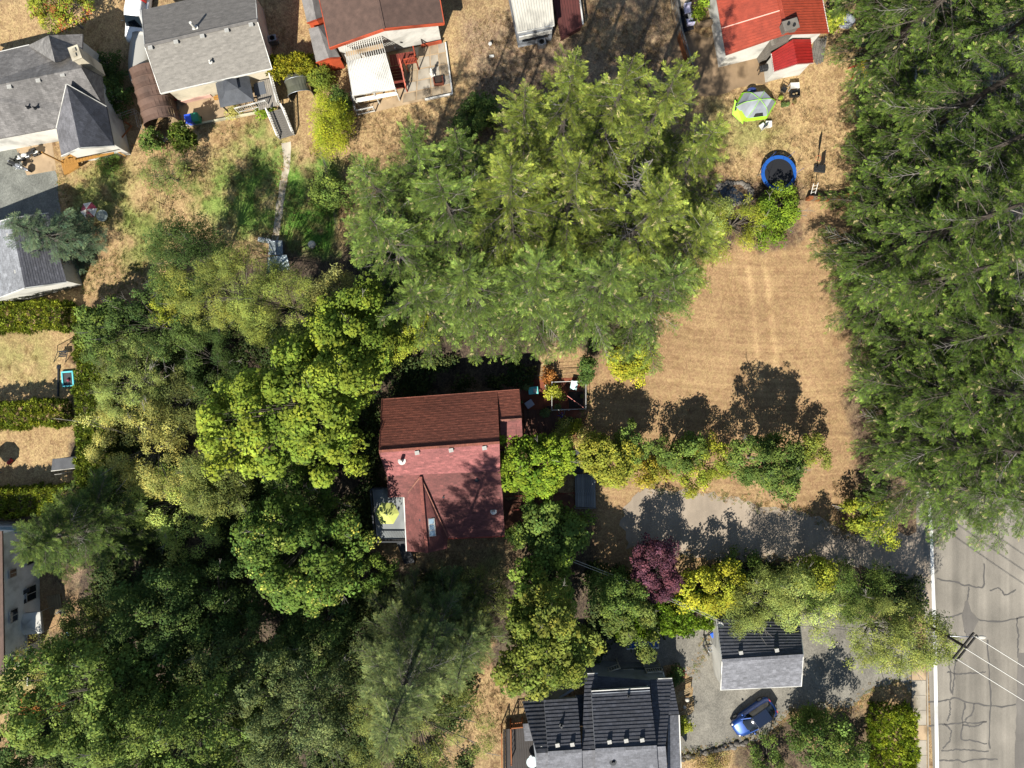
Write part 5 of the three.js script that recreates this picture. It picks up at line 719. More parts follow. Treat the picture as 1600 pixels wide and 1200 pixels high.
pot('dark pot, west one of three in front of the tent lawn table', 1222, 166, .17, .25, M.darkMetal, [.1, .14, .04]); pot('small green pot in the middle of three pots on the tent lawn', 1229, 165, .13, .2, M.greenPlastic, [.14, .2, .05]); pot('terracotta pot, east one of three on the tent lawn', 1239, 162, .14, .25, M.terracottaPot, [.2, .16, .06]); pot('tall pot with lime green plant beside the dark folding chair', 1217, 156, .14, .3, M.darkMetal, [.3, .4, .05]);
{ const t = thing('camp_chair', 'white camp chair on the dry lawn south of the tent', 'chair', P(1189, 200), .6); mesh('seat', [rbx(.5, .06, .5, .03, 0, .38, 0)], M.white, t); mesh('backrest', [rbx(.5, .55, .06, .03, 0, .42, .26)], M.offwhite, t); for (const [x, z] of [[-1, -1], [1, -1], [1, 1], [-1, 1]]) mesh('leg', [bar(V(x * .22, .4, z * .22), V(x * .26, 0, z * .26), .02)], M.metal, t); }
{ const t = thing('storage_box', 'white box beside the camp chair south of the tent', 'box', P(1199, 196), .02); mesh('box', [rbx(.5, .35, .5, .03, 0, 0, 0)], M.white, t); mesh('lid', [rbx(.54, .06, .54, .025, 0, .352, 0)], M.white, t); }
{ const t = thing('barbecue', 'dark barbecue on the concrete west of the red porch', 'barbecue', P(1190, 113), .2); mesh('grill', [rbx(.9, .3, .5, .08, 0, .65, 0)], M.darkMetal, t); mesh('lid', [rbx(.62, .22, .46, .1, -.05, .9, 0)], M.black, t); mesh('side_shelf', [bx(.35, .03, .4, .6, .85, 0)], M.metal, t); for (const [x, z] of [[-1, -1], [1, -1], [1, 1], [-1, 1]]) mesh('leg', [bx(.04, .65, .04, x * .36, 0, z * .18)], M.darkMetal, t); }
{ const t = thing('garden_bench', 'dark wooden bench in the shade of the red porch', 'bench', P(1202, 104), 1.1); for (let i = 0; i < 4; i++) mesh('slat', [bx(1.1, .03, .1, 0, .42, -.18 + i * .12)], M.wood, t); for (const x of [-.48, .48]) mesh('leg', [bx(.06, .42, .44, x, 0, 0)], M.wood, t); mesh('cushion', [rbx(.4, .1, .36, .04, .3, .45, 0)], std('#b9c4cc', null), t); }
{ const t = thing('timber_stack', 'rough grey timber stack at the east wall of the red porch', 'timber stack', P(1278, 80), 1.4); const r = rng(4); for (let i = 0; i < 9; i++) mesh('plank', [bx(1.9 + r() * .5, .06, .18, (r() - .5) * .3, .05 + (i % 3) * .08, -.5 + (i / 9) + r() * .05, (r() - .5) * .1)], M.greyWood, t); }
{ const t = thing('swing_set', 'yellow and red play frame at the edge of the road firs', 'play frame', P(1338, 112), .3); mesh('frame', [bar(V(-.6, 0, .5), V(-.5, 1.9, 0), .05), bar(V(-.6, 0, -.5), V(-.5, 1.9, 0), .05), bar(V(.7, 0, .5), V(.6, 1.9, 0), .05), bar(V(.7, 0, -.5), V(.6, 1.9, 0), .05)], M.red, t); mesh('top_bar', [bar(V(-.55, 1.9, 0), V(.65, 1.9, 0), .06)], M.yellow, t); mesh('slide', [beam(V(.1, 1.2, .1), V(.25, .15, 1.2), .45, .08)], M.yellow, t); mesh('platform', [bx(.8, .06, .7, 0, 1.2, 0)], M.yellow, t); }
function tarp(label, px, py, s, m, seed) { const t = thing('tarp_pile', label, 'tarp', P(px, py), seed); const g = new THREE.SphereGeometry(s, 16, 8, 0, 6.283, 0, 1.5), p = g.attributes.position; for (let i = 0; i < p.count; i++) { const k = .72 + .5 * vnoise(p.getX(i) * 3 + seed * 5, p.getZ(i) * 3 + p.getY(i) * 2); p.setXYZ(i, p.getX(i) * k, p.getY(i) * k * .7, p.getZ(i) * k); } mesh('tarp', [smooth(flat(g))], m, t); }
tarp('pale blue grey tarp over a heap beside the red metal roof', 1321, 33, .8, std('#b5bcc8', stainMap), 1); tarp('dark tarp heap below the first road firs', 1346, 60, .8, M.darkMetal, 2); tarp('white sack in the shade below the road firs', 1343, 176, .4, M.grime, 3); tarp('pale rocks heap at the edge of the yellow bramble', 1098, 391, .35, M.stone, 5);
{ const t = thing('driftwood', 'bleached dead branches lying by the driveway corner', 'branch', P(1314, 793), .5); for (let i = 0; i < 5; i++) mesh('branch', [tube([V(-.6 + i * .1, .08, -.6 + .3 * i), V(0, .2, i * .12), V(.3 + .1 * i, .12, .5 - i * .2)], .05 - i * .006)], M.greyBark, t); }
// ---------------------------------------------------------------- garden court beside the red roofed house
{ const t = thingW('wire_enclosure', 'white post and wire enclosure on the garden court', 'enclosure', P(888, 625)); const pts = [[861, 597], [913, 595], [913, 638], [861, 640]].map(a => P(a[0], a[1])); pts.push(P(887, 640)); for (const p of pts) mesh('post', [bar(p.clone(), V(p.x, 1.4, p.z), .035)], M.white, t); for (let i = 0; i < 4; i++) { const a = pts[i].clone().setY(1.35), b = pts[(i + 1) % 4].clone().setY(1.35); mesh('top_rail', [bar(a, b, .025)], M.white, t); mesh('wire', [.3, .6, .9].map(y => bar(a.clone().setY(y), b.clone().setY(y), .006, .006, 3)), M.metal, t); } mesh('cross_bar', [bar(P(886, 618, 1.4), P(912, 637, 1.4), .03)], std('#c07a70', null), t); mesh('bed', [sheet([[888, 612], [911, 612], [911, 636], [888, 638]], .1, 0, 1, .1)], M.soil, t); mesh('bed_edge', [beam(P(888, 639, .12), P(912, 637, .12), .06, .2), beam(P(887, 612, .12), P(888, 638, .12), .06, .2)], M.terracotta, t); }
const pots = [[823, 605, .24, M.darkMetal, 'black pot by the corner of the brown roof'], [856, 604, .26, M.white, 'white tub beside the round yellow green bush'], [856, 619, .22, M.white, 'white tub south of the other white tub'], [871, 635, .22, M.white, 'white round planter inside the wire enclosure'], [857, 637, .2, M.terracottaPot, 'clay pot at the corner of the wire enclosure'], [852, 645, .32, std('#6c7178', null), 'grey metal tub in the garden court'], [891, 657, .24, M.terracottaPot, 'clay pot with dry plant by the dark bushes'], [880, 660, .2, M.darkMetal, 'dark pot beside the clay pot with dry plant'], [909, 619, .13, M.white, 'small white bucket in the soil bed of the enclosure'], [815, 628, .1, M.white, 'tiny white pail against the red wall']];
pots.forEach((a, i) => pot(a[4], a[0], a[1], a[2], .32, a[3], i % 3 === 1 ? null : [.12, .15, .05]));
{ const t = thing('storage_chest', 'teal storage chest with open lid on the garden court', 'chest', P(833, 610), .1); mesh('box', [rbx(.8, .5, .6, .04, 0, 0, 0)], M.teal, t); mesh('lid', [rbx(.84, .06, .64, .02, 0, .502, 0)], std('#5fb3b0', null), t); mesh('cloth', [rbx(.3, .05, .4, .02, .15, .57, .05)], M.white, t); }
{ const t = thing('water_butt', 'pale turquoise box inside the wire enclosure', 'box', P(896, 602), -.2); mesh('box', [rbx(.55, .6, .7, .06, 0, 0, 0)], std('#9fc4c2', null), t); mesh('lid', [rbx(.6, .05, .75, .02, 0, .602, 0)], std('#b6d2cf', null), t); }
{ const t = thing('paving_board', 'grey square board lying beside the brown roof', 'board', P(827, 631), .6); mesh('board', [rbx(.7, .12, .6, .03, 0, .35, 0)], std('#9a9aa6', null), t); for (const [x, z] of [[-1, -1], [1, -1], [1, 1], [-1, 1]]) mesh('leg', [bx(.05, .35, .05, x * .28, 0, z * .22)], M.greyWood, t); }
{ const t = thing('bicycle', 'blue and red bicycle lying on the garden court', 'bicycle', P(870, 648), .5); for (const x of [-.5, .5]) { const w = mesh('wheel', [torus(.3, .025, x, .06, 0)], M.rubber, t); mesh('rim', [torus(.26, .012, x, .06, 0)], M.metal, w); } mesh('frame', [bar(V(-.5, .1, 0), V(-.1, .12, .42), .025), bar(V(-.1, .12, .42), V(.35, .14, .38), .025), bar(V(-.05, .1, 0), V(.35, .14, .38), .025), bar(V(-.05, .1, 0), V(-.1, .12, .42), .025), bar(V(.5, .1, 0), V(.35, .14, .42), .025)], std('#3a3a9a', null), t); mesh('saddle', [rbx(.24, .07, .12, .03, -.12, .1, .5)], M.red, t); mesh('handlebar', [bar(V(.3, .15, .46), V(.34, .42, .5), .02)], M.metal, t); }
{ const t = thingW('plank_ramp', 'weathered grey plank landing beside the driveway', 'ramp', P(914, 768)); planks(t, [[898, 741, .3], [930, 740, .3], [931, 793, .25], [899, 792, .25]], 9, M.greyWood, .07, 'plank', [std('#9a9c9e', woodMap), std('#a6a7a8', woodMap), std('#8c8f92', woodMap)]); mesh('edge', [beam(P(898, 794, .2), P(932, 794, .2), .1, .12)], M.greyWood, t); }
{ const t = thingW('slate_landing', 'dark slate landing with flower pots above the plank ramp', 'landing', P(908, 728)); planks(t, [[886, 706, .2], [902, 702, .2], [928, 738, .22], [898, 739, .22]], 6, std('#4a4d55', concreteMap), .06); }
[[888, 710], [897, 718], [903, 724], [898, 726], [907, 722], [909, 727]].forEach((a, i) => pot(`${['small pale', 'round clay', 'pale stone', 'dark clay', 'white rimmed', 'brown'][i]} pot in the cluster on the slate landing`, a[0], a[1], .14 + .03 * (i % 3), .25, [M.stone, M.terracottaPot, M.slabGrey, M.darkMetal, M.white, M.terracottaPot][i], i % 2 ? [.1, .13, .05] : null));
{ const t = thingW('timber_deck', 'shaded brown timber deck at the east wall of the brown roof', 'deck', P(845, 665)); planks(t, [[818, 640, .25], [868, 640, .25], [884, 690, .25], [822, 694, .25]], 12, M.redwood, .06, 'plank', [std('#6a4434', woodMap), std('#744c3a', woodMap), std('#5f3d2f', woodMap)]); }
{ const t = thingW('timber_edging', 'low dark timber fence along the red earth path', 'fence', P(845, 775)); mesh('rail', [beam(P(790, 776, .6), P(898, 770, .6), .06, .08), beam(P(792, 797, .6), P(895, 794, .6), .06, .08)], M.redwood, t); for (let i = 0; i < 7; i++) { const p = P(794 + i * 17, 776 - i), q = P(796 + i * 16.5, 797 - i * .5); mesh('post', [bx(.08, .7, .08, p.x, 0, p.z)], M.redwood, t); mesh('post', [bx(.08, .7, .08, q.x, 0, q.z)], M.redwood, t); } }
// ---------------------------------------------------------------- fences on the north west lots
function wireFence(label, pts, h, m) { const t = thingW('wire_fence', label, 'fence', P(...pts[0])), v = pts.map(a => P(a[0], a[1])); for (let i = 0; i < v.length - 1; i++) { const L = v[i].distanceTo(v[i + 1]), n = Math.max(1, Math.round(L / 2.2)); for (let k = 0; k <= n; k++) { const p = lerp(v[i], v[i + 1], k / n); mesh('post', [bar(p, V(p.x, h, p.z), .035, .03, 5)], m, t); } mesh('wire', [h * .97, h * .66, h * .33].map(y => bar(v[i].clone().setY(y), v[i + 1].clone().setY(y), .014, .014, 4)), m, t); } }
wireFence('rusty wire fence dividing the two dry lawns', [[243, 225], [256, 320], [268, 398]], 1.3, M.wood); wireFence('pale wire fence along the south edge of the tan patio', [[192, 188], [220, 178], [226, 205]], 1.2, M.grime); wireFence('wire fence beside the bright lawn', [[500, 225], [512, 262], [526, 330], [530, 360]], 1.3, M.greyWood); wireFence('dark wire fence behind the garden court', [[818, 588], [862, 586], [912, 580]], 1.2, M.darkMetal);
{ const t = thingW('low_wall', 'low pale kerb wall along the south edge of the tan patio', 'wall', P(350, 186)); mesh('coping', [beam(P(278, 200, .12), P(412, 174, .12), .16, .26)], std('#c3bda0', stainMap), t); }
{ const t = thingW('orange_rail', 'long orange timber rail from the golden porch to the fence', 'rail', P(188, 240)); mesh('rail', [beam(P(176, 232, .9), P(206, 196, .9), .1, .08)], M.cedar, t); for (const q of [[177, 231], [192, 213], [205, 197]]) { const p = P(...q); mesh('post', [bx(.09, 1, .09, p.x, 0, p.z)], M.cedar, t); } }
{ const t = thing('garden_furniture', 'pile of wooden furniture on the tan patio', 'furniture pile', P(345, 150), .3), r = rng(3); for (let i = 0; i < 6; i++) mesh('board', [bx(.9 + r() * .4, .05, .16, -.1 + r() * .3, .08 + i * .06, -.4 + i * .15, (r() - .5) * .9)], i % 2 ? M.golden : M.paleWood, t); mesh('frame', [bar(V(-.5, 0, -.4), V(-.4, .8, -.2), .03), bar(V(.5, 0, .4), V(.4, .8, .2), .03)], M.greyWood, t); }
{ const t = thingW('raised_bed', 'long tan walled bed against the cream house wall', 'bed', P(310, 165)); mesh('edge', [beam(P(283, 160, .3), P(330, 149, .3), .1, .5), beam(P(279, 152, .3), P(283, 160, .3), .1, .5)], std('#cfa596', stainMap), t); mesh('soil', [sheet([[280, 152], [326, 142], [329, 148], [284, 158]], .35, .1, 3, .3)], M.concreteWarm, t); }
pot('red ringed pot at the corner of the tan patio', 277, 155, .2, .3, M.red, null); pot('terracotta pot with orange flowers on the raised bed', 291, 152, .2, .4, M.terracottaPot, [.4, .12, .05]); pot('dark pot with pink flowers on the raised bed', 287, 156, .16, .4, M.darkMetal, [.35, .14, .12]);
{ const t = thingW('board_stack', 'leaning boards beside the brown fabric carport', 'boards', P(273, 170)); for (let i = 0; i < 4; i++) mesh('board', [beam(P(268 + i, 166 + i * 7, .3), P(280 + i, 169 + i * 7, .35), .3, .05)], i % 2 ? M.paleWood : M.greyWood, t); }
{ const t = thingW('stacked_ladder', 'white ladder lying beside the conical cypress', 'ladder', P(250, 214)); for (const o of [0, 4]) mesh('rail', [beam(P(244 + o, 212 - o, .3), P(258 + o, 222 - o, .3), .06, .06)], M.white, t); for (let i = 0; i < 5; i++) mesh('rung', [beam(P(245 + i * 3, 213 + i * 2, .3), P(249 + i * 3, 209 + i * 2, .3), .05, .04)], M.white, t); }
{ const t = thingW('planter', 'brick planter with white figure on the slab patio', 'planter', P(683, 127)); mesh('edge', [beam(P(677, 122, .2), P(679, 133, .2), .1, .4), beam(P(679, 133, .2), P(693, 131, .2), .1, .4), beam(P(693, 131, .2), P(691, 120, .2), .1, .4)], M.terracotta, t); mesh('soil', [sheet([[678, 122], [691, 120], [693, 130], [680, 132]], .25, 0, 1, .25)], M.soil, t); }
{ const t = thing('garden_statue', 'white garden statue at the corner of the brick planter', 'statue', P(676, 118), .4); mesh('pedestal', [rbx(.4, .3, .4, .04, 0, 0, 0)], M.white, t); mesh('figure', [new THREE.LatheGeometry([[.16, .3], [.18, .5], [.1, .8], [.15, 1.0], [.06, 1.1], [.1, 1.2], [.08, 1.32], [0, 1.36]].map(a => new THREE.Vector2(...a)), 14)], M.white, t); }
{ const t = thing('picnic_stool', 'two white stools in the shade north of the central firs', 'stool', P(766, 72), .1); mesh('seat', [cyl(.16, .16, .04, 0, .42, 0, 14), rbx(.4, .1, .22, .03, .05, 0, .9)], M.white, t); for (let i = 0; i < 3; i++) mesh('leg', [bar(V(0, .42, 0), V(.16 * Math.cos(i * 2.1), 0, .16 * Math.sin(i * 2.1)), .018)], M.metal, t); t.userData.label = 'small white stool on the shaded lawn'; }
{ const t = thing('kettle_grill', 'round kettle grill with pale lid near the cold frames', 'grill', P(491, 385)); mesh('bowl', [ball(.34, 0, .72, 0, 1, .7, 1, 18)], M.black, t); mesh('lid', [new THREE.SphereGeometry(.35, 18, 8, 0, 6.283, 0, 1.5).scale(1, .7, 1).translate(0, .75, 0)], M.offwhite, t); for (let i = 0; i < 3; i++) mesh('leg', [bar(V(0, .6, 0), V(.35 * Math.cos(i * 2.1), 0, .35 * Math.sin(i * 2.1)), .02)], M.metal, t); }
// ---------------------------------------------------------------- west yards
{ const t = thingW('swing_bench', 'thin metal swing frame on the upper west lawn', 'swing', P(96, 552)); for (const [a, b] of [[[90, 540], [84, 566]], [[105, 538], [102, 566]]]) { const top = P((a[0] + b[0]) / 2 + 3, (a[1] + b[1]) / 2 - 4, 1.6); mesh('leg', [bar(P(a[0], a[1]), top, .03)], M.darkMetal, t); mesh('leg', [bar(P(b[0], b[1]), top, .03)], M.darkMetal, t); } mesh('top_bar', [bar(P(90, 549, 1.6), P(106, 548, 1.6), .035)], M.darkMetal, t); for (let i = 0; i < 4; i++) mesh('slat', [beam(P(92, 550 + i * 2.4, .5), P(104, 549 + i * 2.4, .5), .1, .03)], M.darkMetal, t); }
{ const t = thing('sandpit', 'turquoise framed sandpit beside the long hedge', 'sandpit', P(108, 592), .08); mesh('frame', [rbx(1.05, .25, .14, .04, 0, 0, -.62), rbx(1.05, .25, .14, .04, 0, 0, .62), rbx(.14, .25, 1.1, .04, -.46, 0, 0), rbx(.14, .25, 1.1, .04, .46, 0, 0)], std('#58b5bd', null), t); mesh('sand', [rbx(.8, .16, 1.12, .03, 0, 0, 0)], std('#4d5258', brownDirt), t); mesh('toy', [ball(.15, .05, .22, .1)], M.maroon, t); }
{ const t = thing('low_fence_bar', 'dark timber post lying on the upper west lawn', 'post', P(92, 596), 1.5); mesh('beam', [bx(2.6, .12, .12, 0, .02, 0, .06)], M.darkMetal, t); mesh('foot', [bx(.3, .1, .3, 1.25, 0, -.08)], M.darkMetal, t); }
{ const t = thing('white_parasol', 'white parasol at the left edge of the lower west lawn', 'umbrella', P(2, 738), .3); for (let i = 0; i < 8; i++) { const a = i / 8 * 6.283, b = (i + 1) / 8 * 6.283, q = [V(0, 2.4, 0), V(Math.cos(b) * .95, 2, Math.sin(b) * .95), V(Math.cos(a) * .95, 2, Math.sin(a) * .95)]; mesh('panel', [hexa(q, q.map(v => V(v.x, v.y - .03, v.z)))], M.white, t); } mesh('pole', [cyl(.03, .03, 2.4, 0, 0, 0, 8)], M.metal, t); }
{ const t = thing('ride_on_toy', 'red ride on toy in the shade of the white parasol', 'toy', P(18, 721), .8); mesh('body', [rbx(.55, .25, .32, .1, 0, .1, 0)], M.red, t); for (const [x, z] of [[-1, -1], [1, -1], [1, 1], [-1, 1]]) mesh('wheel', [new THREE.CylinderGeometry(.1, .1, .06, 12).rotateX(Math.PI / 2).translate(x * .18, .1, z * .18)], M.black, t); mesh('steering_wheel', [torus(.09, .015, .1, .42, 0)], M.black, t); }
{ const t = thing('pop_up_canopy', 'white pop up canopy in the yard of the pale building', 'canopy', P(71, 962), .1), h = 2.1, e = 1.0, T = [V(-e, h, -e * .9), V(e, h, -e * .9), V(e, h, e * .9), V(-e, h, e * .9)], top = V(0, h + .5, 0); for (let i = 0; i < 4; i++) { const j = (i + 1) % 4, q = [top, T[j], T[i]]; mesh('roof_panel', [hexa(q, q.map(v => V(v.x, v.y - .03, v.z)))], M.white, t); mesh('valance', [beam(T[i].clone().setY(h - .14), T[j].clone().setY(h - .14), .02, .26)], M.white, t); mesh('leg', [bar(T[i].clone().multiplyScalar(.97).setY(0), T[i].clone().multiplyScalar(.97), .03)], M.metal, t); } }
tarp('pale blue covered heap south east of the white canopy', 108, 988, .35, std('#8fb4cf', null), 6); tarp('white sacks in the yard of the pale building', 60, 1000, .4, M.white, 7); tarp('teal tarp at the edge of the south west woods', 117, 1043, .5, std('#7fb5b8', null), 8); tarp('white sack at the foot of the pale building', 30, 1035, .4, M.white, 9);
{ const t = thingW('pallet_deck', 'weathered pallet boards beside the white canopy', 'pallet', P(85, 942)); planks(t, [[72, 932, .2], [94, 928, .2], [98, 958, .2], [78, 962, .2]], 6, M.paleWood, .06); }
{ const t = thing('garden_chair', 'black and white folding chair beside the pallet boards', 'chair', P(103, 955), .7); mesh('seat', [rbx(.5, .05, .5, .02, 0, .4, 0)], M.black, t); mesh('backrest', [rbx(.5, .5, .05, .02, 0, .44, -.25)], M.white, t); for (const [x, z] of [[-1, -1], [1, -1], [1, 1], [-1, 1]]) mesh('leg', [bar(V(x * .22, .4, z * .22), V(x * .24, 0, z * .24), .02)], M.metal, t); }
{ const t = thingW('wall_bench', 'red brick coloured step at the corner of the west garage', 'step', P(10, 476)); mesh('step', [sheet([[-30, 472], [21, 462], [22, 484], [-30, 490]], .25, 0, 1, .25)], M.terracotta, t); mesh('edge', [sheet([[23, 462], [36, 458], [36, 482], [24, 484]], .18, 0, 1, .18)], M.concreteWarm, t); }
// ---------------------------------------------------------------- gravel yard
{ const t = thingW('blue_rack', 'blue and white framed rack under the bright hedge', 'rack', P(1003, 1008)); const q = [[978, 1004, .8], [1028, 1002, .8], [1029, 1012, .8], [979, 1014, .8]]; mesh('frame', [beam(P(...q[0]), P(...q[1]), .1, .1), beam(P(...q[3]), P(...q[2]), .12, .12), ...[0, .33, .66, 1].map(u => beam(lerp(P(...q[0]), P(...q[1]), u), lerp(P(...q[3]), P(...q[2]), u), .1, .1))], M.white, t); mesh('panel', [facet(q.map(a => [a[0], a[1], .74]), .06)], M.blue, t); for (const a of q) mesh('leg', [bar(P(a[0], a[1], 0), P(a[0], a[1], .7), .04)], M.white, t); }
{ const t = thingW('trailer_frame', 'black tubular frame with blue cover by the garage wall', 'frame', P(1108, 1000)); mesh('tube', [tube([P(1103, 1012, .6), P(1099, 1006, .8), P(1105, 992, .9), P(1112, 985, .9)], .05), tube([P(1098, 1008, .8), P(1108, 1024, .3)], .05), bar(P(1101, 1008, .7), P(1117, 1006, .7), .05)], M.black, t); mesh('cover', [rbx(.7, .25, .5, .1, P(1112, 985).x, .75, P(1112, 985).z, .5)], std('#1f55c8', null), t); mesh('tool_wheel', [torus(.2, .04, P(1108, 1013).x, .3, P(1108, 1013).z)], M.metal, t); }
{ const t = thingW('stone_edging', 'row of dark rocks along the south edge of the gravel yard', 'rocks', P(1120, 1170)), r = rng(41); for (let i = 0; i < 46; i++) { const u = i / 45, p = lerp(P(1062, 1184), P(1165, 1160), u), s = .12 + .12 * r(); mesh('stone', [ball(s, p.x + (r() - .5) * .3, s * .4, p.z + (r() - .5) * .4, 1.2, .7, 1, 7)], r() < .5 ? M.stone : std('#5b564f', graniteMap), t); } }
{ const t = thingW('pot_rack', 'pale wooden plant racks at the east corner of the dark roofed house', 'rack', P(1072, 1095)); for (const [a, b] of [[[1060, 1083], [1080, 1074]], [[1062, 1114], [1084, 1104]]]) for (let i = 0; i < 3; i++) mesh('slat', [beam(P(a[0], a[1] + i * 3, .7), P(b[0], b[1] + i * 3, .7), .1, .04)], M.paleWood, t); for (const a of [[1060, 1084], [1080, 1076], [1062, 1116], [1084, 1106]]) mesh('post', [bar(P(a[0], a[1]), P(a[0], a[1], .75), .04)], M.paleWood, t); mesh('pots', [ball(.2, P(1072, 1090).x, .4, P(1072, 1090).z), ball(.16, P(1068, 1102).x, .4, P(1068, 1102).z)], M.grime, t); }
// ---------------------------------------------------------------- utility pole and wires
{ const t = thingW('utility_pole', 'wooden utility pole with double crossarm at the roadside', 'utility pole', P(1400, 948)), b = P(1400, 948), top = V(b.x, 9.6, b.z); mesh('pole', [bar(b.clone(), top, .16, .11, 8)], M.bark, t); const d = V(.62, 0, -.78); for (const o of [-.12, .12]) mesh('crossarm', [beam(top.clone().addScaledVector(d, -1.25).add(V(o * .78 * 1.2, -.15, o * .62 * 1.2)), top.clone().addScaledVector(d, 1.25).add(V(o * .78 * 1.2, -.15, o * .62 * 1.2)), .1, .12)], std('#2e2a26', woodMap), t); for (const u of [-1.1, -.1, 1.05]) mesh('insulator', [cyl(.05, .06, .18, top.x + d.x * u, top.y - .05, top.z + d.z * u, 8)], M.grime, t);
  const arm = [V(b.x, 7.2, b.z), V(b.x + 1.0, 7.6, b.z - .1), V(b.x + 2.2, 7.6, b.z - .05)]; mesh('lamp_arm', [tube(arm, .045)], M.metal, t); mesh('lamp_head', [ball(.22, b.x + 2.45, 7.58, b.z - .03, 1.6, .4, .7, 14)], M.grime, t);
  const wires = [[-1.1, 12], [-.1, 11.6], [1.05, 11.2]]; for (const [u] of wires) { const s = top.clone().addScaledVector(d, u).add(V(0, .12, 0)), e = s.clone().add(V(20, -.1, 12.4)), m = lerp(s, e, .5).add(V(0, -.5, 0)); mesh('wire', [tube([s, m, e], .032, 30, 4)], M.white, t); }
  for (const o of [0, .25]) { const s = V(b.x, 7.8, b.z + o), e = P(1124, 968, 3.2).add(V(0, 0, o * .6)), m = lerp(s, e, .5).add(V(0, -.8, 0)); mesh('service_wire', [tube([s, m, e], .014, 30, 4)], M.darkMetal, t); }
  const e = P(1124, 968, 3.2), f = P(880, 868, 5), m2 = lerp(e, f, .5).add(V(0, -.5, 0)); for (const o of [0, .2]) mesh('service_wire', [tube([e.clone().add(V(0, 0, o)), m2.clone().add(V(0, 0, o)), f.clone().add(V(0, 0, o))], .016, 30, 4)], M.grime, t); }
{ const t = thing('rooftop_antenna', 'small white dish at the north west corner of the garage roof', 'satellite dish', P(1124, 972, 2.75)); mesh('dish', [new THREE.SphereGeometry(.32, 16, 6, 0, 6.283, 0, .9).rotateX(Math.PI - .6).translate(0, .55, 0)], M.white, t); mesh('mount', [bar(V(0, 0, 0), V(0, .3, 0), .03), bar(V(0, .3, 0), V(.15, .55, .25), .015)], M.metal, t); }
// ---------------------------------------------------------------- firs: the clump in the middle
const ord = ['first', 'second', 'third', 'fourth', 'fifth', 'sixth', 'seventh', 'eighth', 'ninth', 'tenth', 'eleventh', 'twelfth'];
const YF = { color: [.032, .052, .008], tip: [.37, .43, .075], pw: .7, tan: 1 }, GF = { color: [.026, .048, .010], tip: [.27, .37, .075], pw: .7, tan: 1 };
const CLUMP = [
  ['north', [[628, 352, 17, 4.6, GF], [690, 330, 20, 4.4, GF], [738, 318, 19, 3.6, GF], [814, 322, 25, 4.8, YF], [858, 308, 27, 5, YF], [908, 312, 27, 4.6, YF], [955, 312, 26, 4.9, YF], [1012, 335, 22, 4.6, YF]]],
  ['middle', [[652, 430, 21, 5.2, GF], [726, 398, 24, 5, GF], [800, 400, 26, 5.2, YF], [868, 392, 25, 5, YF], [950, 412, 25, 5.2, YF], [1010, 425, 20, 4.8, YF]]],
  ['south', [[684, 496, 18, 4.9, GF], [750, 486, 22, 4.7, GF], [826, 484, 24, 4.7, GF], [900, 484, 24, 4.8, GF], [976, 482, 21, 4.8, GF]]],
];
let sd = 100;
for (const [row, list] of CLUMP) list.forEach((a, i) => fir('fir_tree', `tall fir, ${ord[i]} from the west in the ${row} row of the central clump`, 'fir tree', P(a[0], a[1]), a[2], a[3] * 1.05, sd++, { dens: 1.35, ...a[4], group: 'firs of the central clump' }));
{ // dead topped fir in the gap
  const t = thing('dead_tree', 'pale dead snag with bare branches in the gap of the central firs', 'tree', P(938, 372)), r = rng(9), L = []; mesh('trunk', [bar(V(0, 0, 0), V(.2, 22, .1), .2, .04, 7)], M.greyBark, t);
  for (let i = 0; i < 90; i++) { const h = 6 + 15.5 * r(), a = r() * 6.28, l = (22.5 - h) * .17 * (.5 + r()); L.push(bar(V(.2 * h / 22, h, 0), V(Math.cos(a) * l, h + l * .4 - .2, Math.sin(a) * l), .035, .012, 4)); } mesh('branches', L, M.greyBark, t);
}
// ---------------------------------------------------------------- firs along the road
const RF = { color: [.020, .040, .008], tip: [.22, .32, .055], tan: 1, group: 'tall firs along the road' };
const ROADROW = [
  ['west', [[1372, -60, 28, 5.2], [1350, 20, 28, 5.6], [1345, 112, 27, 5.8], [1366, 255, 29, 5.8], [1352, 330, 27, 5.4], [1326, 415, 27, 5.8], [1330, 470, 24, 5], [1372, 540, 28, 5.2], [1374, 610, 29, 5.2], [1376, 675, 27, 5], [1392, 735, 27, 5]]],
  ['east', [[1436, -20, 30, 5.4], [1425, 70, 29, 5.6], [1398, 178, 29, 5.8, 9], [1432, 300, 30, 5.4], [1415, 375, 31, 5.6], [1425, 440, 29, 5.4], [1428, 510, 31, 5.4], [1432, 580, 30, 5.4], [1434, 645, 29, 5.2], [1440, 710, 28, 5]]],
];
sd = 200;
for (const [row, list] of ROADROW) list.forEach((a, i) => fir('fir_tree', `tall dark fir, ${ord[i]} from the north in the ${row} line along the road`, 'fir tree', P(a[0], a[1]), a[2], a[3] * 1.1, sd++, { ...RF, pw: .7, dens: 1.25, ...(a[4] ? { bare: a[4] } : {}) }));
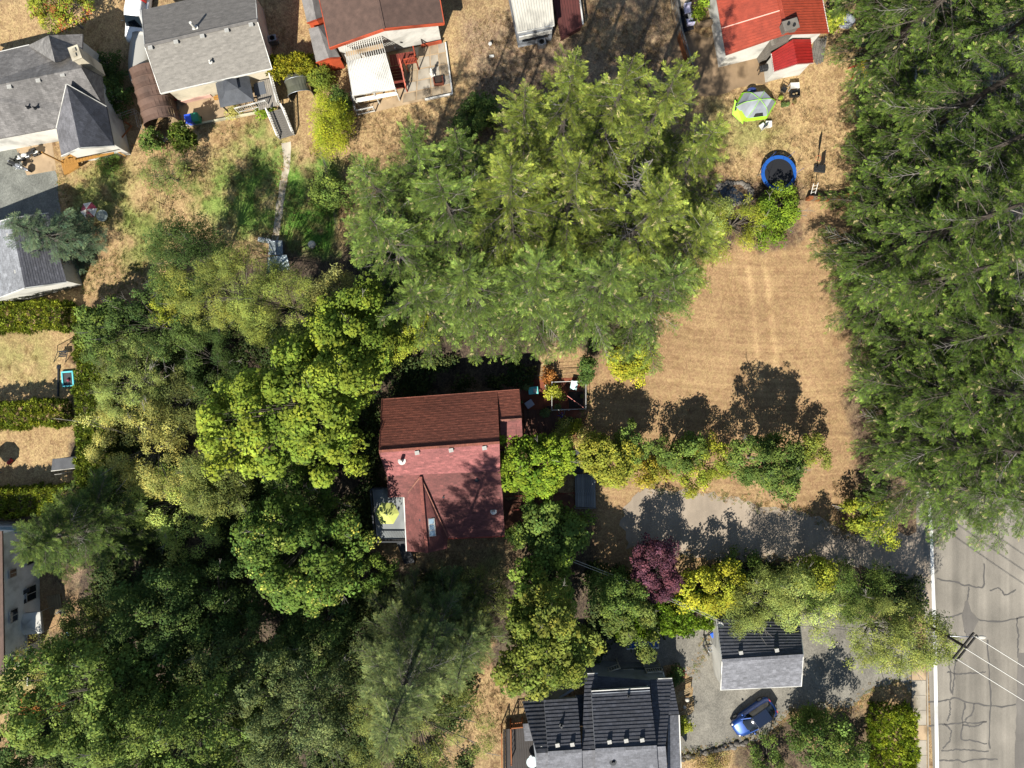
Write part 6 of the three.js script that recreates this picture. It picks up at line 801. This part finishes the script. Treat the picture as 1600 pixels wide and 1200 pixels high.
// ---------------------------------------------------------------- other trees: crown centre and radius on the plan sheet, height
function BL(name, label, cat, cx, cy, rp, H, seed, o = {}) { const hm = H * (o.mid ?? .6), p = P(cx, cy, hm); p.y = 0; return broadleaf(name, label, cat, p, H, rp * (CAM_H - hm) / FPX, seed, o); }
const C = {
  maple: { kind: 'maple', color: [.075, .13, .018], tip: [.31, .37, .04] }, mapleDark: { kind: 'maple', color: [.045, .085, .018], tip: [.16, .24, .035] }, bright: { kind: 'maple', color: [.08, .15, .014], tip: [.32, .41, .035] },
  dark: { kind: 'leaf', color: [.036, .068, .018], tip: [.12, .175, .04] }, mid: { kind: 'leaf', color: [.055, .10, .022], tip: [.20, .27, .05] }, olive: { kind: 'fine', color: [.14, .18, .045], tip: [.48, .56, .15] }, straw: { kind: 'fine', color: [.26, .25, .06], tip: [.68, .64, .18] }, yellow: { kind: 'leaf', color: [.20, .23, .022], tip: [.50, .49, .045] }, purple: { kind: 'leaf', color: [.06, .02, .03], tip: [.20, .08, .105] }, yg: { kind: 'leaf', color: [.13, .17, .02], tip: [.40, .42, .045] }, laurel: { kind: 'leaf', color: [.05, .078, .025], tip: [.22, .26, .09] }, rust: { kind: 'leaf', color: [.2, .08, .02], tip: [.42, .17, .04] }, blueSpruce: { color: [.055, .09, .05], tip: [.17, .22, .11] },
};
const TREES = [
  ['maple_tree', 'big yellow green maple west of the red roofed house', 465, 632, 118, 15, C.maple, { lobes: 1.3 }], ['maple_tree', 'yellow green maple between the big maple and the central firs', 560, 540, 82, 14, C.maple], ['maple_tree', 'large maple with pale leaf clusters below the grey balcony', 472, 858, 96, 12, { ...C.mapleDark, spot: [.40, .42, .08], spotShare: .08 }, { lobes: 1.4 }], ['maple_tree', 'dark maple branching towards the foot of the balcony stairs', 580, 893, 34, 5, C.mapleDark], ['maple_tree', 'dark maple pressed between two larger maples', 470, 775, 55, 8, C.mapleDark],
  ['willow_tree', 'tawny feathery tree, its leaves turning gold', 232, 700, 88, 6.5, C.straw, { lobe: .75, lobes: .7 }], ['willow_tree', 'pale olive feathery tree south of the tawny one', 275, 790, 88, 5, { ...C.olive, color: [.22, .27, .06], tip: [.56, .65, .15] }, { warm: .25, lobe: .75, lobes: .7 }], ['willow_tree', 'grey olive feathery tree beside the long hedge', 214, 600, 60, 7, C.olive], ['willow_tree', 'olive feathery tree between the tawny tree and the big maple', 345, 740, 60, 7, { ...C.olive, tip: [.22, .24, .06] }],
  ['thicket_tree', 'dark green thicket tree south of the dry lawn', 235, 505, 62, 8, C.dark], ['thicket_tree', 'dark thicket tree in the shade of the olive cedar', 330, 565, 66, 5, { ...C.dark, kind: 'fine' }], ['thicket_tree', 'dark thicket tree above the tawny tree', 290, 628, 56, 5, { ...C.olive, color: [.04, .055, .02], tip: [.22, .24, .06] }],
  ['cedar_tree', 'broad olive cedar below the cold frames', 365, 455, 88, 11, { ...C.olive, kind: 'fine', tip: [.36, .37, .07] }, { lobes: 1.3 }], ['cedar_tree', 'dark cedar at the head of the woods beside the wire fence', 300, 395, 56, 10, { ...C.dark, kind: 'fine' }], ['cedar_tree', 'olive cedar west of the yellow green maple', 440, 480, 66, 11, { ...C.olive, tip: [.3, .34, .06] }], ['shrub', 'yellow shrub on the west flank of the broad cedar', 270, 465, 36, 5, C.yg], ['small_tree', 'thin pinkish green tree at the edge of the central firs', 528, 462, 36, 9, { ...C.straw, tip: [.3, .3, .1] }, { dens: .6 }], ['maple_tree', 'yellow leaved tree on the west foot of the central firs', 622, 520, 46, 9, C.yg], ['shrub', 'green shrubs beside the lush lawn below the yellow cedar', 512, 300, 30, 3, C.mid],
  ['maple_tree', 'dark rounded maple in the south west corner of the woods', 170, 1085, 108, 15, { ...C.mapleDark, tip: [.22, .29, .055] }, { lobes: 1.2 }], ['maple_tree', 'dark tree at the bottom edge of the woods', 290, 1140, 110, 15, { ...C.mid, tip: [.22, .28, .055] }, { lobes: 1.2 }], ['maple_tree', 'dark tree in the deep shade south of the fir with the long branches', 250, 985, 92, 11, C.dark], ['thicket_tree', 'dark shaded tree in the middle of the south west woods', 340, 950, 82, 8, C.dark], ['laurel_tree', 'grey green laurel like tree at the bottom of the woods', 470, 1110, 98, 13, C.laurel, { lobes: 1.2 }], ['laurel_tree', 'smaller grey green tree above the laurel like tree', 395, 1035, 66, 10, { ...C.laurel, tip: [.17, .22, .06] }], ['thicket_tree', 'dark shaded tree between the clustered maple and the drooping cedar', 500, 985, 62, 7, C.dark], ['thicket_tree', 'tree with yellowing leaves west of the dark wood', 140, 985, 50, 8, { ...C.mid, tip: [.2, .2, .05] }],
  ['cedar_tree', 'olive drooping cedar at the bottom edge', 640, 1145, 92, 13, { ...C.olive, tip: [.33, .34, .08] }], ['small_tree', 'olive small tree in the shaded strip below the red roof', 745, 930, 46, 5, { ...C.olive, tip: [.2, .2, .05] }, { dens: .7 }],
  ['maple_tree', 'yellow green maple leaning over the dark shingle roof', 852, 1000, 76, 12, { ...C.maple, tip: [.27, .27, .05] }, { lobes: 1.3 }], ['maple_tree', 'green maple north of the one leaning over the dark roof', 850, 928, 48, 8, { ...C.maple, tip: [.22, .29, .045] }], ['maple_tree', 'deep green tree beside the parking space', 962, 925, 44, 5.5, C.mid], ['shrub', 'loose green tree between the purple tree and the bright hedge', 985, 962, 46, 5, { ...C.mid, tip: [.2, .23, .05] }],
  ['plum_tree', 'dark purple leaved plum tree', 1023, 890, 43, 5, C.purple, { lobes: 1.4, lobe: .8 }], ['shrub', 'bright yellow shrub beside the purple tree', 1115, 918, 42, 4.5, C.yellow],
  ['willow_tree', 'olive feathery tree hanging over the garage roof', 1180, 935, 50, 6, { ...C.olive, tip: [.36, .40, .09] }], ['willow_tree', 'olive feathery tree north of the gravel drive', 1255, 928, 54, 5.5, C.olive, { warm: .1 }], ['willow_tree', 'dense green feathery tree on the south side of the driveway', 1320, 925, 54, 5.5, { ...C.mid, kind: 'fine' }], ['willow_tree', 'wide olive tree reaching over the sidewalk', 1372, 985, 66, 7.5, { ...C.olive, tip: [.37, .40, .09] }], ['willow_tree', 'olive tree reaching over the white road line', 1428, 995, 52, 8, { ...C.olive, tip: [.37, .40, .09] }, { dens: .8 }], ['shrub', 'bright yellow green shrub in the row beside the driveway', 1278, 898, 22, 6, C.yg], ['shrub', 'dark low shrub along the south edge of the driveway', 1170, 893, 34, 2, C.mid],
  ['maple_tree', 'bright green vine maple at the corner of the red roof', 838, 728, 53, 5.5, C.bright, { lobes: 1.6, lobe: .8 }], ['maple_tree', 'darker green maple south of the earth path', 870, 830, 45, 5, { ...C.mid, kind: 'maple' }, { lobes: 1.3 }], ['shrub', 'loose shrub against the east wall of the red roofed house', 812, 838, 20, 2.5, C.mid, { dens: .7 }],
  ['small_tree', 'yellow green tree nearest the plank ramp', 952, 718, 38, 5.5, { ...C.yg, tip: [.36, .35, .05] }, { lobes: 1.5, lobe: .8 }], ['small_tree', 'small green tree just behind the yellow green one', 984, 698, 26, 4.5, C.mid], ['shrub', 'orange yellow shrub in the gap of the driveway row', 1018, 738, 24, 2.2, { ...C.yg, tip: [.5, .36, .05] }], ['small_tree', 'green tree with blue tint in the middle of the driveway row', 1056, 712, 27, 4.5, C.mid], ['small_tree', 'yellow tree with orange skirt in the driveway row', 1098, 728, 42, 4, { ...C.yg, spot: [.46, .32, .07], spotShare: .05 }, { lobes: 1.3 }], ['small_tree', 'tall green tree at the east end of the driveway row', 1200, 724, 54, 8, { ...C.mid, tip: [.2, .26, .05] }, { lobes: 1.5, lobe: .8 }], ['small_tree', 'yellow green shrub joining the driveway row to the road firs', 1262, 702, 28, 3.5, { ...C.yg, tip: [.25, .26, .05] }], ['shrub', 'dark rounded shrub inside the driveway row', 1085, 695, 16, 4, C.mid], ['shrub', 'yellow green shrub at the road end of the driveway', 1362, 808, 36, 3, C.yg],
  ['shrub', 'bright green shrub just below the blue trampoline', 1212, 335, 46, 3.5, { ...C.bright, kind: 'leaf' }], ['shrub', 'yellow green bramble along the top of the field', 1150, 352, 46, 2.6, { ...C.yg, kind: 'fine' }], ['shrub', 'dull green bramble beside the central firs and the pond', 1112, 340, 32, 3, C.olive], ['shrub', 'yellow bush at the south foot of the central firs', 985, 566, 33, 3, C.yellow], ['small_tree', 'slender green sapling beside the garden court fence', 916, 577, 13, 5, { ...C.mid, tip: [.13, .2, .04] }, { stretch: [.55, 1.6] }], ['shrub', 'rust brown bush behind the garden court', 857, 590, 11, 1.2, C.rust], ['shrub', 'yellow green bush with round crown inside the garden court', 865, 612, 11, 1.6, { ...C.yg, tip: [.5, .5, .06] }], ['shrub', 'lemon yellow bush at the end of the garden court', 901, 668, 8, 1.2, C.yellow], ['shrub', 'dry mixed flower bush beside the mulch bed', 880, 672, 15, 1, { ...C.straw, spot: [.3, .35, .05], spotShare: .3 }], ['shrub', 'straw coloured flower bush above the plank ramp', 912, 686, 15, 1.1, C.straw],
  ['shrub', 'dark rounded bush in the shade north of the central firs', 758, 172, 24, 3.5, { ...C.mid, color: [.05, .09, .025] }], ['shrub', 'dark bush behind the central firs near the slab patio', 730, 195, 24, 3, C.dark], ['cedar_bush', 'bright yellow green cedar beside the path and the slab patio', 516, 192, 34, 4.5, { kind: 'fine', color: [.14, .19, .015], tip: [.48, .48, .035] }, { lobes: 1.4, stretch: [.85, 1.25] }], ['shrub', 'dark green bush at the head of the bright cedar', 530, 160, 18, 3.5, C.mid], ['shrub', 'green bush behind the dark canopy shelter', 502, 122, 20, 2, { ...C.yg, tip: [.22, .26, .04] }],
  ['small_tree', 'grey green shrub beside the wire fence on the dry lawn', 262, 272, 34, 3.5, { ...C.olive, tip: [.26, .29, .09] }], ['shrub', 'small leafy bush at the foot of the brown tent', 236, 220, 13, 2, C.mid], ['shrub', 'low green bush below the golden porch steps', 166, 252, 19, 1, { ...C.mid, kind: 'fine', tip: [.18, .28, .05] }], ['small_tree', 'tree with yellow and rust leaves at the north edge', 95, 15, 40, 5, { ...C.yg, spot: [.35, .12, .04], spotShare: .15 }], ['shrub', 'dark shrub in the shadow east of the north west house', 178, 150, 24, 2, C.dark], ['shrub', 'dark shrub by the fence corner in the shadow', 172, 110, 22, 1.5, C.dark],
  ['small_tree', 'yellowing tree over the yard of the pale building', 78, 1022, 40, 4.5, { ...C.straw, color: [.12, .12, .03], tip: [.42, .40, .09] }, { dens: .4 }], ['shrub', 'rust orange bush near the south west corner', 62, 1098, 22, 2, C.rust], ['shrub', 'green shrub at the south west corner', 25, 1185, 40, 4, C.dark], ['shrub', 'green bush beside the rust orange bush', 78, 1065, 18, 1.5, C.mid], ['shrub', 'leafy shrub between hedge and dry yard in the west', 122, 800, 24, 4, { ...C.yg, tip: [.22, .25, .04] }], ['thicket_tree', 'dark thicket behind the south end of the long hedge', 168, 520, 40, 5, C.mid], ['shrub', 'bare looking brownish shrub along the long hedge', 195, 545, 40, 6, { ...C.olive, tip: [.2, .19, .09] }, { dens: .6 }],
  ['shrub', 'green shrub with dry patches south of the blue car', 1285, 1160, 44, 6, { ...C.mid, spot: [.4, .26, .12], spotShare: .03 }], ['shrub', 'dark leafy shrub between the blue car and the tall hedge', 1262, 1128, 24, 2.4, C.mid], ['shrub', 'leafy shrub at the bottom edge beside the gravel yard', 1205, 1192, 38, 2.5, C.mid], ['shrub', 'green shrub beside the tall hedge at the bottom edge', 1316, 1182, 28, 2.5, C.mid], ['shrub', 'dry brown flower clump on the gravel edge', 1110, 1192, 22, .8, { ...C.straw, tip: [.34, .22, .09] }], ['shrub', 'small round bush beside the dark roofed house', 1070, 1132, 10, 1.5, C.yg], ['shrub', 'dark bush at the corner of the picket deck', 1055, 1058, 13, 1.2, { ...C.dark, spot: [.3, .06, .05], spotShare: .08 }], ['shrub', 'bright yellow shrub at the east edge of the red roof', 1303, 28, 16, 2.2, C.yg], ['shrub', 'green creeper in the box beside the red roofed house', 1094, 15, 10, 1.4, { ...C.bright, kind: 'leaf' }, { stretch: [.7, 2] }], ['shrub', 'bright green bush under the white picket deck', 411, 172, 9, .9, C.bright], ['shrub', 'flowering shrub at the corner of the tan patio', 363, 174, 8, .9, { ...C.straw, spot: [.5, .5, .1], spotShare: .2 }],
];
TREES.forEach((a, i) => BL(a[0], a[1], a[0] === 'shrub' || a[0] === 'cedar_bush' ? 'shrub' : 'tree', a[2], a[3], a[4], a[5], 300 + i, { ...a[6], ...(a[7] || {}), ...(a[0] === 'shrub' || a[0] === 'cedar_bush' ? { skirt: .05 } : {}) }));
fir('fir_tree', 'dark fir with long branches reaching towards the pale building', 'fir tree', P(205, 800), 14, 5.2, 290, { color: [.028, .052, .014], tip: [.17, .23, .05], bare: 1, gap: .42, dens: 2.0, pw: .6 });
fir('cedar_tree', 'tall drooping cedar, grey green and thin at its top', 'tree', P(668, 966), 22, 5, 289, { color: [.05, .075, .025], tip: [.26, .30, .10], gap: .55, dens: 1.7, pw: .55, bare: 1 });
fir('cedar_tree', 'shorter dark cedar between the tall cedar and the red roof', 'tree', P(703, 922), 14, 3.6, 288, { color: [.03, .055, .018], tip: [.18, .23, .07], gap: .7, dens: 1.3, pw: .6, bare: 1 });
fir('cedar_tree', 'loose cedar reaching over the dry grass gap', 'tree', P(738, 950), 16, 3.3, 287, { color: [.04, .065, .02], tip: [.24, .28, .09], gap: .7, dens: 1.3, pw: .6, bare: 1 });
fir('spruce_tree', 'blue green spruce beside the grey garage', 'spruce tree', P(128, 385), 9, 3.4, 291, { ...C.blueSpruce, bare: .4, dens: 1.5, gap: .42, pw: .6 });
broadleaf('cypress_tree', 'narrow conical cypress beside the blue and green bins', 'cypress tree', P(306, 230), 3.8, .75, 292, { kind: 'cedar', color: [.08, .13, .02], tip: [.26, .33, .05], skirt: .02, lobes: 2.4, spray: .8 });
for (const [i, x] of [428, 442, 454, 466, 476].entries()) broadleaf('cypress_tree', `yellow cypress, ${ord[i]} from the west in the row behind the dark fabric shelter`, 'cypress tree', P(x + 12, 122 - i * 1.5), 3.2, .6, 293 + i, { kind: 'cedar', color: [.24, .26, .02], tip: [.62, .56, .04], skirt: .02, lobes: 2.2, spray: .8, group: 'yellow cypresses in a row' });
fir('fir_tree', 'young fir casting its long shadow over the tent lawn', 'fir tree', P(1342, 215), 11, 2.8, 299, { ...RF, group: undefined, gap: .6, dens: 1.3 });
// ---------------------------------------------------------------- hedges
const HC = { color: [.12, .17, .02], tip: [.42, .47, .045] };
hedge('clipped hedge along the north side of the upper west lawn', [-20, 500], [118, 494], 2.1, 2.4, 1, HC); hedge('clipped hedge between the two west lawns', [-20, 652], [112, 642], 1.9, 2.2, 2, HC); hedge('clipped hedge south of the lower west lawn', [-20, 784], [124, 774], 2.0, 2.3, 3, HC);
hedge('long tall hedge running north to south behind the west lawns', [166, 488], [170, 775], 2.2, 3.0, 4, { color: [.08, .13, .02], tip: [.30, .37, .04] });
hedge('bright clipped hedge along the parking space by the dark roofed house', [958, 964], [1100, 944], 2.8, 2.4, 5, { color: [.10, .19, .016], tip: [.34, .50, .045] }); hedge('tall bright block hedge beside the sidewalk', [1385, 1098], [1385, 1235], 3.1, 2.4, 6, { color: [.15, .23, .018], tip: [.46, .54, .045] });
// ---------------------------------------------------------------- undergrowth of the woods: one mass
{ const r = rng(900), L = [], polys = [[190, 480, 400, 500, 640, 540, 590, 600, 590, 880, 700, 900, 740, 960, 740, 1240, 60, 1240, 60, 1130, 140, 1000, 150, 880, 180, 780], [860, 880, 960, 880, 1100, 990, 960, 985, 930, 1040, 790, 960], [1120, 875, 1440, 900, 1440, 960, 1130, 950], [690, 560, 840, 545, 830, 600, 600, 620, 620, 560]];
  for (let i = 0; i < 60000 && L.length < 9000; i++) { const x = 60 + r() * 1400, y = 470 + r() * 770; if (!polys.some(p => inPoly(x, y, p)) || fbm(x * .02, y * .02, 3) < .38) continue; const p = P(x, y); p.y = .1 + 1.1 * fbm(x * .03 + 7, y * .03, 3) * r(); L.push({ p, q: aim(V((r() - .5) * .9, 1, (r() - .5) * .9), r() * 6.28), s: .6 + .6 * r(), c: tint(mixc([.03, .05, .014], [.12, .14, .04], r() * r()), r, .25, .15) }); }
  const u = scatter('undergrowth', GEO.leaf[1], LEAF, L); u.userData.kind = 'stuff'; u.userData.label = 'low green undergrowth covering the floor of the woods'; }
{ // dry grass tufts of field and lawns: one mass
  const tuft = (() => { const r = rng(5), L = []; for (let i = 0; i < 7; i++) { const a = r() * 6.28, q = .5 + .5 * r(); L.push([V(Math.cos(a) * .05, 0, Math.sin(a) * .05), V(Math.cos(a) * .32 * q, .22 + .2 * r(), Math.sin(a) * .32 * q), .025, 0, V(Math.sin(a), .6, -Math.cos(a))]); } return spray(L); })();
  const r = rng(901), L = [], polys = [[500, 180, 720, 170, 740, 20, 1040, 10, 1040, 240, 700, 240, 520, 260], [1110, 150, 1330, 130, 1330, 310, 1110, 320], [100, 260, 250, 200, 440, 190, 440, 390, 200, 480, 100, 450], [450, 240, 535, 240, 530, 395, 440, 395], [730, 1020, 800, 1040, 800, 1160, 725, 1160], [1300, 740, 1340, 740, 1340, 850, 1300, 840]];
  for (let i = 0; i < 120000 && L.length < 14000; i++) { const x = r() * 1400, y = r() * 1180; if (!polys.some(p => inPoly(x, y, p)) || fbm(x * .05, y * .05, 3) < .40) continue; const g = fbm(x * .017 + 3, y * .017, 3) > .55 && x < 540; L.push({ p: P(x, y), q: aim(V((r() - .5) * .3, 1, (r() - .5) * .3), r() * 6.28), s: .3 + .4 * r(), c: tint(g ? [.14, .17, .04] : mixc([.27, .20, .10], [.22, .155, .075], r()), r, .25, .1) }); }
  const u = scatter('grass', tuft, NEEDLE, L); u.userData.kind = 'stuff'; u.userData.label = 'tufts of dry grass on the field and lawns'; }
{ // weeds and litter along the margins of drive, yard and court: one mass
  const r = rng(902), L = [], edges = [[[1010, 762], [1060, 765], [1120, 772], [1200, 790], [1260, 800], [1330, 838]], [[1330, 880], [1200, 876], [1090, 872], [980, 856]], [[1110, 972], [1110, 990], [1080, 1060]], [[1428, 1095], [1405, 1062], [1365, 1075], [1330, 1105], [1240, 1108], [1195, 1150], [1060, 1182]], [[1426, 1015], [1424, 1100], [1423, 1210]], [[915, 590], [914, 640], [930, 720]], [[440, 230], [436, 300], [424, 376]], [[96, 275], [96, 340]]];
  for (const e of edges) for (let i = 0; i < e.length - 1; i++) { const n = Math.hypot(e[i + 1][0] - e[i][0], e[i + 1][1] - e[i][1]) * 1.3; for (let k = 0; k < n; k++) { const u = r(), p = P(e[i][0] + (e[i + 1][0] - e[i][0]) * u + (r() + r() - 1) * 13, e[i][1] + (e[i + 1][1] - e[i][1]) * u + (r() + r() - 1) * 13); p.y = .015; L.push({ p, q: aim(V((r() - .5) * .5, 1, (r() - .5) * .5), r() * 6.28), s: .12 + .3 * r() * r(), c: tint(r() < .4 ? [.16, .18, .05] : [.34, .23, .10], r, .35, .15) }); } }
  const u = scatter('weeds', GEO.leaf[2], LEAF, L); u.userData.kind = 'stuff'; u.userData.label = 'weeds and leaf litter along the edges of the drives'; }
scene.traverse(o => { if (o.isMesh) { o.castShadow = true; o.receiveShadow = true; } });
console.log('copies', COPIES);
renderer.render(scene, camera);
